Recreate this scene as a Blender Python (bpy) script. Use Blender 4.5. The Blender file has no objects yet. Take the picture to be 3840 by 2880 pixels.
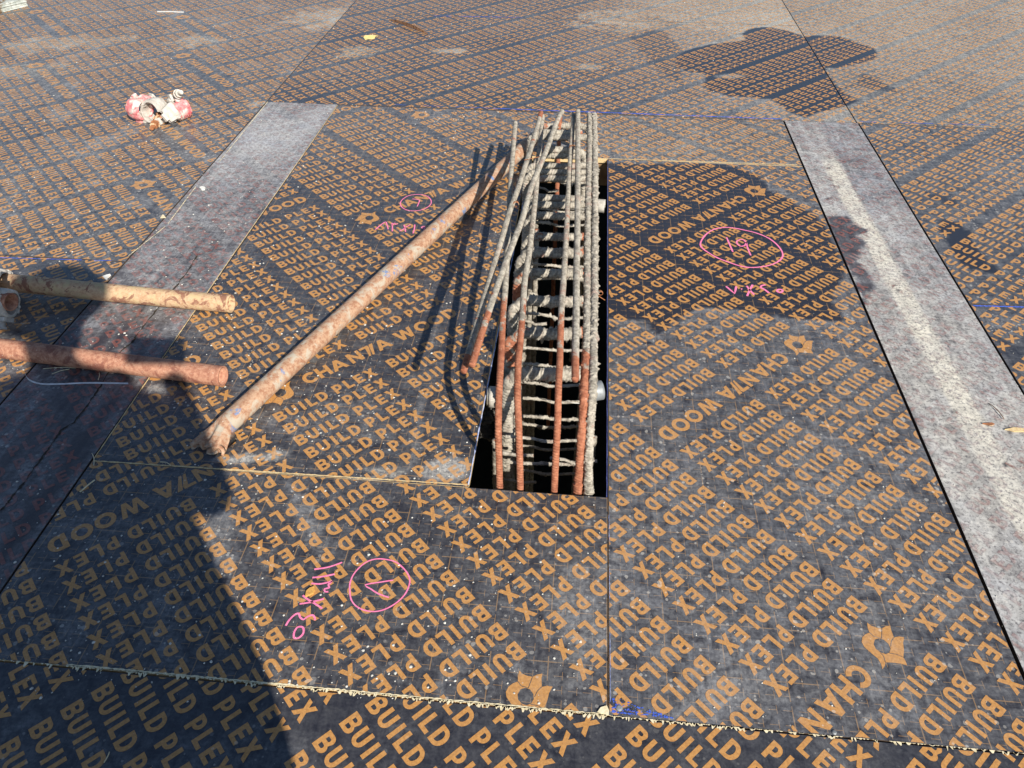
import bpy, bmesh, math, random
import numpy as np
from mathutils import Vector, Matrix
from mathutils.geometry import tessellate_polygon
rnd = random.Random(7)
S = 1.25                     # metres per unit of camera height
PI = math.pi
sc = bpy.context.scene
col = sc.collection

# ---------------------------------------------------------------- camera, sky, sun, exposure
PITCH, ROLL, YAW, FPX = 40.8414408, -0.021274, 5.37567, 2903.9387
def rotm(p, r, y):
    a = PI/2 - math.radians(p); r = math.radians(r); y = math.radians(y)
    Rx = np.array([[1,0,0],[0,math.cos(a),-math.sin(a)],[0,math.sin(a),math.cos(a)]])
    Rr = np.array([[math.cos(r),-math.sin(r),0],[math.sin(r),math.cos(r),0],[0,0,1]])
    Ry = np.array([[math.cos(y),-math.sin(y),0],[math.sin(y),math.cos(y),0],[0,0,1]])
    return Ry @ Rx @ Rr
CR = rotm(PITCH, ROLL, YAW)
cam = bpy.data.cameras.new('camera'); camo = bpy.data.objects.new('camera', cam); col.objects.link(camo)
M = Matrix([list(CR[i]) + [0] for i in range(3)] + [[0,0,0,1]])
camo.matrix_world = Matrix.Translation((0,0,S)) @ M
cam.sensor_width = 36; cam.lens = 36*FPX/3840; cam.clip_start = .02; cam.clip_end = 200
sc.camera = camo
SUN_EL = math.radians(35); SX, SY = .565, -.825      # horizontal direction towards the sun
w = bpy.data.worlds.new('World'); sc.world = w; w.use_nodes = True
nt = w.node_tree; bg = nt.nodes['Background']; sky = nt.nodes.new('ShaderNodeTexSky')
sky.sky_type = 'NISHITA'; sky.sun_disc = False; sky.sun_elevation = SUN_EL
sky.sun_rotation = math.atan2(SX, SY); sky.air_density = 1.0; sky.dust_density = .3; sky.ozone_density = 3.0
nt.links.new(sky.outputs[0], bg.inputs[0]); bg.inputs[1].default_value = .075
sl = bpy.data.lights.new('sun', 'SUN'); sl.energy = 5.0; sl.angle = math.radians(.55); sl.color = (1, .955, .88)
so = bpy.data.objects.new('sun', sl); col.objects.link(so)
sd = Vector((SX*math.cos(SUN_EL)/math.hypot(SX,SY), SY*math.cos(SUN_EL)/math.hypot(SX,SY), math.sin(SUN_EL)))
so.rotation_euler = sd.to_track_quat('Z', 'Y').to_euler(); so.location = sd*20
sc.view_settings.view_transform = 'Standard'; sc.view_settings.look = 'None'
sc.view_settings.exposure = .5; sc.view_settings.gamma = 1
sc.cycles.max_bounces = 6

# ---------------------------------------------------------------- helpers
def G(px, py):               # a pixel of the photograph seen on the deck, in units
    d = CR @ np.array([px-1920, -(py-1440), -FPX]); t = -1/d[2]; return d[0]*t, d[1]*t
def P(px, py, z=0):          # the same at height z (units), in metres
    x, y = G(px, py); k = 1-z; return Vector((x*k*S, y*k*S, z*S))
def PY(px, py, y0):          # where the sight line meets the upright plane y = y0
    x, y = G(px, py); k = y0/y; return Vector((x*k*S, y0*S, (1-k)*S))
def tag(o, label=None, cat=None, group=None, kind=None):
    if label: o['label'] = label
    if cat: o['category'] = cat
    if group: o['group'] = group
    if kind: o['kind'] = kind
    return o
def empty(name, loc, rot=(0,0,0)):
    o = bpy.data.objects.new(name, None); col.objects.link(o); o.location = loc; o.rotation_euler = rot
    o.empty_display_size = .05; return o
def mesh_np(name, V, F, mats, parent=None, attrs=None, mi=None, smooth=False):
    """V (n,3), F (m,3 or 4) arrays -> linked object"""
    V = np.asarray(V, np.float32); F = np.asarray(F, np.int32); k = F.shape[1]
    me = bpy.data.meshes.new(name); me.vertices.add(len(V)); me.vertices.foreach_set('co', V.ravel())
    me.loops.add(F.size); me.loops.foreach_set('vertex_index', F.ravel())
    me.polygons.add(len(F)); me.polygons.foreach_set('loop_start', np.arange(0, F.size, k, dtype=np.int32))
    me.polygons.foreach_set('loop_total', np.full(len(F), k, np.int32))
    for m in (mats if isinstance(mats, (list, tuple)) else [mats]): me.materials.append(m)
    if mi is not None: me.polygons.foreach_set('material_index', np.asarray(mi, np.int32))
    if smooth: me.polygons.foreach_set('use_smooth', np.ones(len(F), bool))
    me.update(calc_edges=True)
    for an, av in (attrs or {}).items():
        a = me.attributes.new(an, 'FLOAT', 'POINT'); a.data.foreach_set('value', np.asarray(av, np.float32))
    o = bpy.data.objects.new(name, me); col.objects.link(o); o.parent = parent; return o
def obj_bm(name, bm, mats, parent=None, smooth=False):
    me = bpy.data.meshes.new(name); bm.to_mesh(me); bm.free()
    for m in (mats if isinstance(mats, (list, tuple)) else [mats]): me.materials.append(m)
    if smooth:
        for p in me.polygons: p.use_smooth = True
    o = bpy.data.objects.new(name, me); col.objects.link(o); o.parent = parent; return o
# value noise in numpy
def _h(ix, iy, seed):
    n = (ix*374761393 + iy*668265263 + seed*974634777) & 0xffffffff
    n = ((n ^ (n >> 13))*1274126177) & 0xffffffff
    return ((n ^ (n >> 16)) & 0xffff)/65535.
def vn(x, y, seed=0):
    x = np.asarray(x, float); y = np.asarray(y, float)
    ix = np.floor(x).astype(np.int64); iy = np.floor(y).astype(np.int64); fx = x-ix; fy = y-iy
    fx = fx*fx*(3-2*fx); fy = fy*fy*(3-2*fy)
    a = _h(ix,iy,seed); b = _h(ix+1,iy,seed); c = _h(ix,iy+1,seed); d = _h(ix+1,iy+1,seed)
    return (a*(1-fx)+b*fx)*(1-fy) + (c*(1-fx)+d*fx)*fy
def fbm(x, y, seed=0, o=4):
    s = 0; a = .5; t = 0
    for i in range(o): s = s+a*vn(x*2**i, y*2**i, seed+i*17); t += a; a *= .55
    return s/t
def sst(x, a, b):
    t = np.clip((x-a)/(b-a), 0, 1); return t*t*(3-2*t)
def seg_dist(X, Y, poly):
    d = np.full(X.shape, 1e9); ins = np.zeros(X.shape, bool); n = len(poly)
    for i in range(n):
        ax, ay = poly[i]; bx, by = poly[(i+1) % n]; ex, ey = bx-ax, by-ay
        t = np.clip(((X-ax)*ex+(Y-ay)*ey)/(ex*ex+ey*ey+1e-12), 0, 1)
        d = np.minimum(d, np.hypot(X-ax-t*ex, Y-ay-t*ey))
        if ay != by:
            c = ((ay > Y) != (by > Y)) & (X < (bx-ax)*(Y-ay)/(by-ay)+ax); ins ^= c
    return np.where(ins, d, -d)          # positive inside
TO = {1:(0,0),2:(1280,0),3:(2560,0),4:(0,960),5:(1280,960),6:(2560,960),7:(0,1920),8:(1280,1920),9:(2560,1920)}
def T(t, *ps): return [G(TO[t][0]+a/1.7281, TO[t][1]+b/1.7281) for a, b in ps]

# ---------------------------------------------------------------- materials
def new_mat(name):
    m = bpy.data.materials.new(name); m.use_nodes = True; n = m.node_tree; return m, n, n.nodes['Principled BSDF']
class NB:
    def __init__(s, nt): s.t = nt
    def n(s, typ, **kw):
        x = s.t.nodes.new(typ)
        for k, v in kw.items(): setattr(x, k, v)
        return x
    def l(s, a, b): s.t.links.new(a, b)
    def val(s, x, inp):
        if hasattr(x, 'is_linked') or hasattr(x, 'links'): s.l(x, inp)
        else: inp.default_value = x
    def m(s, op, a, b=None, c=None, clamp=False):
        x = s.n('ShaderNodeMath', operation=op, use_clamp=clamp); s.val(a, x.inputs[0])
        if b is not None: s.val(b, x.inputs[1])
        if c is not None: s.val(c, x.inputs[2])
        return x.outputs[0]
    def mix(s, f, a, b):
        x = s.n('ShaderNodeMix', data_type='RGBA'); s.val(f, x.inputs[0])
        for v, i in ((a, 6), (b, 7)):
            if isinstance(v, tuple): x.inputs[i].default_value = (*v, 1)
            else: s.l(v, x.inputs[i])
        return x.outputs[2]
    def noise(s, co, scale, det=4, rough=.55, dist=0):
        x = s.n('ShaderNodeTexNoise'); s.l(co, x.inputs['Vector']); x.inputs['Scale'].default_value = scale
        x.inputs['Detail'].default_value = det; x.inputs['Roughness'].default_value = rough; x.inputs['Distortion'].default_value = dist
        return x.outputs['Fac']
    def map(s, co, scale=(1,1,1), rot=(0,0,0)):
        x = s.n('ShaderNodeMapping'); s.l(co, x.inputs[0]); x.inputs['Scale'].default_value = scale; x.inputs['Rotation'].default_value = rot
        return x.outputs[0]
    def ss(s, v, a, b, lo=0, hi=1):
        x = s.n('ShaderNodeMapRange', interpolation_type='SMOOTHSTEP'); s.val(v, x.inputs[0])
        x.inputs[1].default_value = a; x.inputs[2].default_value = b; x.inputs[3].default_value = lo; x.inputs[4].default_value = hi
        return x.outputs[0]
    def attr(s, nm): return s.n('ShaderNodeAttribute', attribute_name=nm).outputs['Fac']
    def co(s): return s.n('ShaderNodeTexCoord').outputs['Object']
    def vor(s, co, scale, feat='F1'):
        x = s.n('ShaderNodeTexVoronoi', feature=feat); s.l(co, x.inputs['Vector']); x.inputs['Scale'].default_value = scale; return x
    def bump(s, h, st, dist, bsdf):
        x = s.n('ShaderNodeBump'); s.l(h, x.inputs['Height']); x.inputs['Strength'].default_value = st; x.inputs['Distance'].default_value = dist
        s.l(x.outputs[0], bsdf.inputs['Normal'])

def deck_mat(name, base, base2, keep, grid=False, rough=.34, speck=.35, gridcol=(.26,.15,.06)):
    """phenolic film or printed ink under cement dust; dust/cream come with the vertices"""
    m, t, b = new_mat(name); N = NB(t); co = N.co()
    du = N.attr('dust'); cr = N.attr('cream')
    nf = N.noise(co, 42, 9, .68, .6); nl = N.noise(co, 7, 5, .6); nst = N.noise(N.map(co, (6,60,1), (0,0,.35)), 1.0, 6, .65, .8)
    nst2 = N.noise(N.map(co, (70,7,1), (0,0,-.25)), 1.0, 6, .65, .5)
    nm = N.m('ADD', N.m('MULTIPLY', nf, .5), N.m('ADD', N.m('MULTIPLY', nst, .25), N.m('MULTIPLY', nst2, .25)))
    nm = N.m('MULTIPLY', N.m('SUBTRACT', nm, .5), 4.6)
    amp = N.m('MULTIPLY', N.m('MULTIPLY', du, N.m('SUBTRACT', 1.25, du)), 1.7)
    d = N.m('ADD', N.m('MULTIPLY', du, .88), N.m('MULTIPLY', nm, amp), clamp=True)
    # scratches and scuffs
    sc1 = N.noise(N.map(co, (3,190,1), (0,0,.62)), 1.0, 3, .5, .25); sc2 = N.noise(N.map(co, (210,4,1), (0,0,.3)), 1.0, 3, .5, .3)
    s1 = N.ss(sc1, .66, .74); s2 = N.ss(sc2, .67, .75)
    scr = N.m('MULTIPLY', N.m('MAXIMUM', s1, s2), N.m('MULTIPLY', N.ss(nl, .42, .62), N.m('MINIMUM', N.m('MULTIPLY', du, 1.6), .5)))
    d = N.m('MAXIMUM', d, scr)
    # cement specks
    v = N.vor(co, 95); sp = N.m('LESS_THAN', v.outputs['Distance'], N.m('MULTIPLY', N.m('POWER', N.noise(co, 31, 2), 3), 1.5))
    rr = N.n('ShaderNodeSeparateColor'); N.l(v.outputs['Color'], rr.inputs[0])
    sp = N.m('MULTIPLY', sp, N.m('GREATER_THAN', rr.outputs[0], .72))
    sp = N.m('MULTIPLY', sp, N.m('MULTIPLY', N.ss(du, .02, .3), speck))
    wn = N.noise(co, 210, 3, .7)
    bc = N.mix(N.ss(wn, .3, .7), base, base2)
    if grid:
        sx = N.n('ShaderNodeSeparateXYZ'); N.l(co, sx.inputs[0]); X, Y = sx.outputs[0], sx.outputs[1]
        g = .0204*S
        def lines(a, c, per, wd, dper, duty, off):
            fa = N.m('PINGPONG', N.m('ADD', a, off), per/2)             # 0 at the line
            la = N.m('LESS_THAN', fa, wd/2)
            fb = N.m('PINGPONG', N.m('ADD', c, off*1.7), dper/2)
            return N.m('MULTIPLY', la, N.m('LESS_THAN', fb, dper/2*duty))
        L = [lines(X, Y, g, .0011, g, .58, .003), lines(Y, X, g, .0011, g, .62, .006),
             lines(X, Y, g*4, .0020, g*2.5, .72, .0031), lines(Y, X, g*4, .0020, g*2.5, .7, .0061)]
        lm = L[0]
        for q in L[1:]: lm = N.m('MAXIMUM', lm, q)
        lm = N.m('MULTIPLY', lm, .8)
        bc = N.mix(lm, bc, gridcol)
    crm = N.m('ADD', cr, N.m('MULTIPLY', N.m('SUBTRACT', N.noise(co, 11, 5, .6), .5), .9), clamp=True)
    dc = N.mix(crm, (.42,.425,.44), (.74,.68,.55))
    dc = N.mix(N.ss(N.noise(co, 130, 4, .7), .35, .7), dc, (.20,.20,.21)) if keep < .95 else N.mix(N.ss(N.noise(co, 120, 5, .75), .47, .66), dc, (.16,.15,.15))
    c = N.mix(N.m('MULTIPLY', d, keep), bc, dc)
    c = N.mix(sp, c, (.68,.63,.54))
    N.l(c, b.inputs['Base Color'])
    N.l(N.m('ADD', rough, N.m('MULTIPLY', d, .5), clamp=True), b.inputs['Roughness'])
    b.inputs['Specular IOR Level'].default_value = .5
    N.l(N.m('SUBTRACT', .30, N.m('MULTIPLY', d, .3), clamp=True), b.inputs['Coat Weight']); b.inputs['Coat Roughness'].default_value = .22
    h = N.m('ADD', N.m('MULTIPLY', nl, 1.5), N.m('ADD', N.m('MULTIPLY', wn, .12), N.m('MULTIPLY', d, .3)))
    N.bump(h, .35, .0016, b)
    return m
MF_grid = deck_mat('phenolic_film_gridded', (.017,.016,.020), (.030,.028,.033), .80, grid=True)
MF = deck_mat('phenolic_film', (.016,.016,.021), (.028,.027,.033), .80)
MI = deck_mat('printed_ink', (.56,.275,.075), (.40,.185,.050), .30, rough=.40)
MI_old = deck_mat('worn_red_ink', (.22,.07,.045), (.12,.04,.03), .93, rough=.5)
MF_old = deck_mat('worn_film', (.028,.024,.028), (.05,.038,.038), .97, rough=.5, speck=.3)

def simple(name, c1, c2, scale=30, rough=.8, det=6, lo=.35, hi=.65, bst=.3, bd=.001, metal=0, stretch=(1,1,1), c3=None, s3=12, lo3=.55, hi3=.62):
    m, t, b = new_mat(name); N = NB(t); co = N.map(N.co(), stretch)
    n = N.noise(co, scale, det, .65); c = N.mix(N.ss(n, lo, hi), c1, c2)
    if c3: c = N.mix(N.ss(N.noise(co, s3, 5, .6, .4), lo3, hi3), c, c3)
    N.l(c, b.inputs['Base Color']); b.inputs['Roughness'].default_value = rough; b.inputs['Metallic'].default_value = metal
    N.bump(n, bst, bd, b); return m
M_edge = simple('raw_plywood_edge', (.55,.36,.16), (.70,.55,.30), 200, .85, stretch=(1,1,6))
M_edge_dk = simple('sealed_plywood_edge', (.035,.025,.02), (.08,.05,.03), 200, .8)
M_under = simple('raw_plywood_underside', (.20,.12,.06), (.30,.2,.1), 20, .8, stretch=(1,8,1))
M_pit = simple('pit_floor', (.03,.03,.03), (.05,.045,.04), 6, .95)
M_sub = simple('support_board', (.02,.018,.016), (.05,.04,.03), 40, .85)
M_splint = simple('torn_wood', (.62,.50,.28), (.78,.68,.46), 160, .85)
M_wood = simple('brown_wood', (.10,.045,.02), (.26,.13,.06), 90, .7, stretch=(1,1,1))
M_woodlt = simple('yellow_wood', (.62,.40,.13), (.80,.60,.28), 120, .8)
M_bark = simple('cemented_timber', (.30,.32,.28), (.52,.53,.47), 40, .9, c3=(.16,.11,.06), s3=9)
M_cem = simple('splashed_cement', (.42,.40,.35), (.66,.63,.55), 90, .95, bst=.6, bd=.002)
M_pink = simple('pink_crayon', (.85,.16,.34), (.90,.26,.42), 300, .7, bst=.1)
M_pinkd = simple('pink_paint_worn', (.62,.12,.13), (.74,.36,.33), 60, .7, c3=(.66,.6,.52), s3=30, lo3=.46, hi3=.6)
M_pale = simple('dried_cement_coat', (.42,.38,.32), (.60,.55,.48), 60, .8, c3=(.33,.30,.26), s3=45, lo3=.58, hi3=.7)
M_rustb = simple('rusted_bolt', (.42,.16,.06), (.22,.09,.04), 120, .7, c3=(.60,.42,.25), s3=60)
M_blue = simple('blue_chalk', (.03,.07,.42), (.07,.15,.60), 150, .9)
M_galv = simple('galvanised_steel', (.20,.21,.21), (.32,.33,.33), 40, .55, metal=.3)
M_white = simple('white_scrap', (.80,.78,.72), (.70,.66,.58), 80, .7)
M_straw = simple('dry_straw', (.55,.46,.28), (.68,.60,.40), 100, .8)
M_plast = simple('clear_film', (.42,.42,.44), (.55,.55,.57), 60, .25)

def rust_mat(name, A, B, C, D=None, sD=9, loD=.55, hiD=.60, scale=55, bst=.5):
    m, t, b = new_mat(name); N = NB(t); co = N.co(); cs = N.map(co, (1,1,1))
    n1 = N.noise(cs, scale, 8, .7); n2 = N.noise(cs, scale*.28, 6, .65, .6); n3 = N.noise(cs, scale*2.6, 4, .7)
    c = N.mix(N.ss(n1, .36, .62), A, B); c = N.mix(N.ss(n2, .5, .62), c, C)
    if D: c = N.mix(N.ss(N.noise(cs, sD, 6, .68, .8), loD, hiD), c, D)
    c = N.mix(N.ss(n3, .60, .74), c, (.58,.49,.38))
    N.l(c, b.inputs['Base Color']); b.inputs['Roughness'].default_value = .78
    N.bump(N.m('ADD', n1, n3), bst, .0012, b); return m
M_pipe_y = rust_mat('rusty_yellow_painted_tube', (.42,.24,.13), (.56,.38,.22), (.52,.38,.20), (.26,.12,.07), 20, .53, .57, scale=90)
M_pipe_r = rust_mat('rusty_red_tube', (.30,.12,.07), (.46,.23,.14), (.22,.08,.05), None, scale=90)
M_pipe_l = rust_mat('rusty_cement_marked_tube', (.30,.14,.075), (.46,.29,.18), (.43,.36,.27), (.16,.22,.36), 15, .60, .64, scale=95)
M_tube_g = rust_mat('cement_covered_tube', (.34,.31,.26), (.50,.46,.39), (.24,.23,.20), None, bst=.8)

def bar_mat():
    m, t, b = new_mat('reinforcing_steel'); N = NB(t); co = N.co(); r = N.attr('rust')
    n1 = N.noise(co, 70, 8, .7); n2 = N.noise(co, 20, 5, .65, .5); n3 = N.noise(co, 190, 4, .7)
    rust = N.mix(N.ss(n1, .35, .65), (.23,.07,.032), (.40,.155,.08)); rust = N.mix(N.ss(n3, .60, .72), rust, (.55,.34,.24))
    cem = N.mix(N.ss(n1, .36, .60), (.19,.165,.13), (.42,.375,.30)); cem = N.mix(N.ss(n2, .56, .70), cem, (.34,.23,.18))
    cem = N.mix(N.ss(n3, .55, .68), cem, (.15,.13,.105))
    f = N.ss(N.m('ADD', r, N.m('MULTIPLY', N.m('SUBTRACT', n2, .5), 2.0)), .42, .56)
    N.l(N.mix(f, cem, rust), b.inputs['Base Color']); b.inputs['Roughness'].default_value = .85
    N.bump(N.m('ADD', n1, N.m('MULTIPLY', n3, .6)), .55, .0013, b); return m
M_bar = bar_mat()

# ---------------------------------------------------------------- glyphs (height 1)
def arc(cx, cy, rx, ry, a0, a1, n=8): return [(cx+rx*math.cos(math.radians(a0+(a1-a0)*i/n)), cy+ry*math.sin(math.radians(a0+(a1-a0)*i/n))) for i in range(n+1)]
K = .235
def glyphs():
    g = {}
    g['B'] = (.75, [[(0,0)]+arc(.44,.27,.31,.27,-90,55,7)+arc(.42,.745,.28,.255,-35,90,7)+[(0,1)],
                    [(K,.2),(K,.40)]+arc(.43,.30,.085,.10,90,-90,5), [(K,.61),(K,.79)]+arc(.41,.70,.08,.09,90,-90,5)])
    g['U'] = (.73, [[(0,1)]+arc(.365,.37,.365,.37,180,360,10)+[(.73,1),(.73-K,1)]+arc(.365,.37,.365-K,.17,360,180,8)+[(K,1)]])
    g['I'] = (.23, [[(0,0),(.23,0),(.23,1),(0,1)]])
    g['L'] = (.60, [[(0,0),(.60,0),(.60,.22),(K,.22),(K,1),(0,1)]])
    g['D'] = (.76, [[(0,0)]+arc(.34,.5,.42,.5,-90,90,12)+[(0,1)], [(K,.21),(K,.79)]+arc(.33,.5,.19,.29,90,-90,8)])
    g['P'] = (.66, [[(0,0),(K,0),(K,.30)]+arc(.34,.65,.32,.35,-90,90,9)+[(0,1)], [(K,.50),(K,.80)]+arc(.34,.65,.10,.15,90,-90,5)])
    g['E'] = (.63, [[(0,0),(.63,0),(.63,.21),(K,.21),(K,.395),(.57,.395),(.57,.60),(K,.60),(K,.79),(.62,.79),(.62,1),(0,1)]])
    g['X'] = (.84, [[(0,0),(.27,0),(.42,.29),(.57,0),(.84,0),(.56,.51),(.82,1),(.55,1),(.42,.73),(.29,1),(.02,1),(.28,.51)]])
    g['C'] = (.90, [arc(.47,.5,.47,.5,38,322,16)+[(.66,.34)]+arc(.47,.5,.24,.27,315,45,14)+[(.66,.70)]])
    g['H'] = (.80, [[(0,0),(.22,0),(.22,.39),(.58,.39),(.58,0),(.80,0),(.80,1),(.58,1),(.58,.61),(.22,.61),(.22,1),(0,1)]])
    g['A'] = (.96, [[(0,0),(.23,0),(.31,.19),(.65,.19),(.73,0),(.96,0),(.60,1),(.36,1)], [(.38,.38),(.48,.66),(.58,.38)]])
    g['N'] = (.84, [[(0,0),(.21,0),(.21,.62),(.62,0),(.84,0),(.84,1),(.63,1),(.63,.38),(.22,1),(0,1)]])
    g['T'] = (.86, [[(.0,.80),(.36,.80),(.18,.0),(.30,.0),(.62,.82),(.60,1),(0,1)], [] ])
    g['T2'] = (.86, [[(.36,.0),(.50,.0),(.92,1),(.66,1)]])
    g['O'] = (.98, [arc(.49,.5,.49,.5,0,330,15), arc(.49,.5,.255,.27,330,0,13)])
    g['W'] = (1.24, [[(.0,1),(.25,1),(.36,.36),(.52,1),(.72,1),(.88,.36),(.99,1),(1.24,1),(1.00,0),(.77,0),(.62,.60),(.47,0),(.24,0)]])
    return g
GL = {}
for k, (wd, loops) in glyphs().items():
    loops = [l for l in loops if l]; pts = [p for l in loops for p in l]
    tr = tessellate_polygon([[Vector((x, y, 0)) for x, y in l] for l in loops])
    GL[k] = (wd, np.array([[pts[i] for i in t] for t in tr], float))
def run(items, hgt):
    out = []
    for ch, s0, wd in items:
        w0, t = GL[ch]; q = t.copy(); q[..., 0] *= wd/w0; q[..., 1] = (q[..., 1]-.5)*hgt; q[..., 0] += s0; out.append(q)
    return np.concatenate(out)
PHR = run([('B',0,.0205),('U',.0251,.0200),('I',.0530,.0064),('L',.0668,.0165),('D',.0885,.0205),('P',.1248,.0180),('L',.1495,.0165),('E',.1730,.0175),('X',.1955,.0232)], .0275)
LOGO_OUT = [(-0.0174,-0.0341),(-0.017,-0.0282),(-0.0204,-0.0209),(-0.0251,-0.0153),(-0.032,-0.0138),(-0.0387,-0.0102),(-0.0325,-0.0054),(-0.0251,0.0037),(-0.0321,0.0073),(-0.0367,0.0128),(-0.0267,0.0167),(-0.0175,0.0233),(-0.0066,0.0284),(-0.0039,0.0331),(0.0006,0.0386),(0.0047,0.0317),(0.0119,0.0235),(0.0196,0.0164),(0.0246,0.0187),(0.0325,0.0195),(0.027,0.0144),(0.0226,0.0065),(0.0221,-0.0048),(0.0209,-0.0156),(0.017,-0.022),(0.0094,-0.0254),(0.0019,-0.0253),(-0.0052,-0.0231),(-0.0102,-0.0289)]
LOGO_IN = [(0.0072,-0.0091),(-0.0008,-0.0121),(-0.0074,-0.0095),(-0.0106,-0.004),(-0.0098,0.0038),(-0.0055,0.0098),(0.0016,0.0122),(0.0075,0.0102),(0.0109,0.005),(0.0113,-0.003)]
LOGO_LN = [[(-0.0052,-0.0231),(-0.0045,-0.0151),(-0.0105,-0.0065)],[(-0.0251,-0.0153),(-0.0101,-0.0068)],[(-0.0251,0.0037),(-0.0164,0.0045),(-0.0081,0.0084)],[(-0.0066,0.0284),(-0.0035,0.02),(0.0025,0.0127)],[(0.0196,0.0164),(0.013,0.0098),(0.0119,0.0037)]]
_p = LOGO_OUT+LOGO_IN
LOGO = np.array([[_p[i] for i in t] for t in tessellate_polygon([[Vector((*p,0)) for p in LOGO_OUT],[Vector((*p,0)) for p in LOGO_IN]])], float)
_w = run([('C',.052,.030),('H',.083,.028),('A',.1135,.034),('N',.1555,.029),('T',.1880,.030),('T2',.1895,.030),('A',.2195,.034),('W',.270,.044),('O',.3190,.034),('O',.3560,.034),('D',.3960,.029)], .0345)
_w[..., 1] += .004
LOGOROW = np.concatenate([LOGO, _w])
def ln_tris(pts, wd):
    out = []
    for (x0,y0),(x1,y1) in zip(pts[:-1], pts[1:]):
        l = math.hypot(x1-x0, y1-y0)+1e-9; nx, ny = -(y1-y0)/l*wd/2, (x1-x0)/l*wd/2
        a, b, c, d = (x0+nx,y0+ny),(x0-nx,y0-ny),(x1-nx,y1-ny),(x1+nx,y1+ny); out += [[a,b,c],[a,c,d]]
    return np.array(out)
LOGOLN = np.concatenate([ln_tris(l, .0009) for l in LOGO_LN])
def clip_tri(tri, r):
    x0, y0, x1, y1 = r; poly = [tuple(p) for p in tri]
    for ax, lim, sg in ((0,x0,1),(0,x1,-1),(1,y0,1),(1,y1,-1)):
        out = []
        for i in range(len(poly)):
            a, b = poly[i-1], poly[i]; da, db = sg*(a[ax]-lim), sg*(b[ax]-lim)
            if (da >= 0) != (db >= 0):
                t = da/(da-db); out.append((a[0]+t*(b[0]-a[0]), a[1]+t*(b[1]-a[1])))
            if db >= 0: out.append(b)
        poly = out
        if len(poly) < 3: return []
    return [[poly[0], poly[i], poly[i+1]] for i in range(1, len(poly)-1)]
def clip_set(tris, rects):
    res = []
    for r in rects:
        mn = tris.min(axis=1); mx = tris.max(axis=1)
        ins = (mn[:,0] >= r[0]) & (mn[:,1] >= r[1]) & (mx[:,0] <= r[2]) & (mx[:,1] <= r[3])
        out = (mx[:,0] <= r[0]) | (mx[:,1] <= r[1]) | (mn[:,0] >= r[2]) | (mn[:,1] >= r[3])
        res.append(tris[ins])
        part = tris[~ins & ~out]; c = []
        for t in part: c += clip_tri(t, r)
        if c: res.append(np.array(c))
    return np.concatenate(res) if res else np.zeros((0,3,2))
def layout(theta, s0, n0, pitch, per, rects, logos=()):
    th = math.radians(theta); t = np.array([math.cos(th), math.sin(th)]); u = np.array([-math.sin(th), math.cos(th)])
    big = [(min(r[0] for r in rects), min(r[1] for r in rects), max(r[2] for r in rects), max(r[3] for r in rects))][0]
    cs = np.array([(x, y) for x in (big[0], big[2]) for y in (big[1], big[3])])
    ss = cs @ t; ns = cs @ u
    lg = []
    for (ls, lnn) in logos:
        m = round((ls-.041-s0)/per); k = round((lnn-n0)/pitch-.5)+.5; lg.append((m, k))
    T3 = []; LL = []
    for k in range(int((ns.min()-n0)/pitch)-1, int((ns.max()-n0)/pitch)+2):
        for m in range(int((ss.min()-s0)/per)-1, int((ss.max()-s0)/per)+2):
            if any(abs(k-kk) < .6 and m in (mm, mm+1) for mm, kk in lg): continue
            T3.append(PHR+np.array([s0+m*per, n0+k*pitch]))
    for mm, kk in lg:
        o = np.array([s0+mm*per+.041, n0+kk*pitch]); T3.append(LOGOROW+o); LL.append(LOGOLN+o)
    T3 = np.concatenate(T3); W = T3[..., :1]*t + T3[..., 1:]*u
    L3 = None
    if LL: L3 = np.concatenate(LL); L3 = clip_set(L3[..., :1]*t + L3[..., 1:]*u, rects)
    return clip_set(W, rects), L3

# ---------------------------------------------------------------- dust fields (units)
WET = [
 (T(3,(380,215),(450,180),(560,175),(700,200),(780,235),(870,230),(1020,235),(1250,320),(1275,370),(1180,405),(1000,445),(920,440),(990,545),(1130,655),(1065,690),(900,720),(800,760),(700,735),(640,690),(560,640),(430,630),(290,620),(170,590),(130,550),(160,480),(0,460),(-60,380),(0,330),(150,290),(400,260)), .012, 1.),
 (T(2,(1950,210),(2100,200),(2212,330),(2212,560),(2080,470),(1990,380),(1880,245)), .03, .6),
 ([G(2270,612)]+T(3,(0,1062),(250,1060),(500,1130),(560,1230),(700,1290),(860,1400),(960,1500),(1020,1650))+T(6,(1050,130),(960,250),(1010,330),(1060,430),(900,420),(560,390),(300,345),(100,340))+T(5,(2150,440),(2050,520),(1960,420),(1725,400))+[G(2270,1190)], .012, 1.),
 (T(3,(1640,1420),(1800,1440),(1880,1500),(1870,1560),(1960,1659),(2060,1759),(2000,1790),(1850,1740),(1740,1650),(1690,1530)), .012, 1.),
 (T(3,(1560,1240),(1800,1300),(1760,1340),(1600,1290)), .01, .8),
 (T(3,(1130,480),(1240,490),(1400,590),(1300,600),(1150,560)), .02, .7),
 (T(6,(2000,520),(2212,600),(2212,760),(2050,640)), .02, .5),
]
RED = T(3,(930,1410),(1060,1400),(1110,1450),(1210,1495),(1130,1530),(1180,1560),(1140,1659))+T(6,(1240,200),(1190,240),(1180,330),(1060,60),(1000,-40))
def ell(X, Y, c, rx, ry, rot=0):
    dx, dy = X-c[0], Y-c[1]; ca, sa = math.cos(rot), math.sin(rot); return np.hypot((dx*ca+dy*sa)/rx, (-dx*sa+dy*ca)/ry)
def blot(X, Y, seed, c, rx, ry, rot=0, k=.9):
    e = ell(X, Y, c, rx, ry, rot)+(fbm(X*28, Y*28, seed, 4)-.5)*k; return sst(-e, -1.05, -.55)
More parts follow.
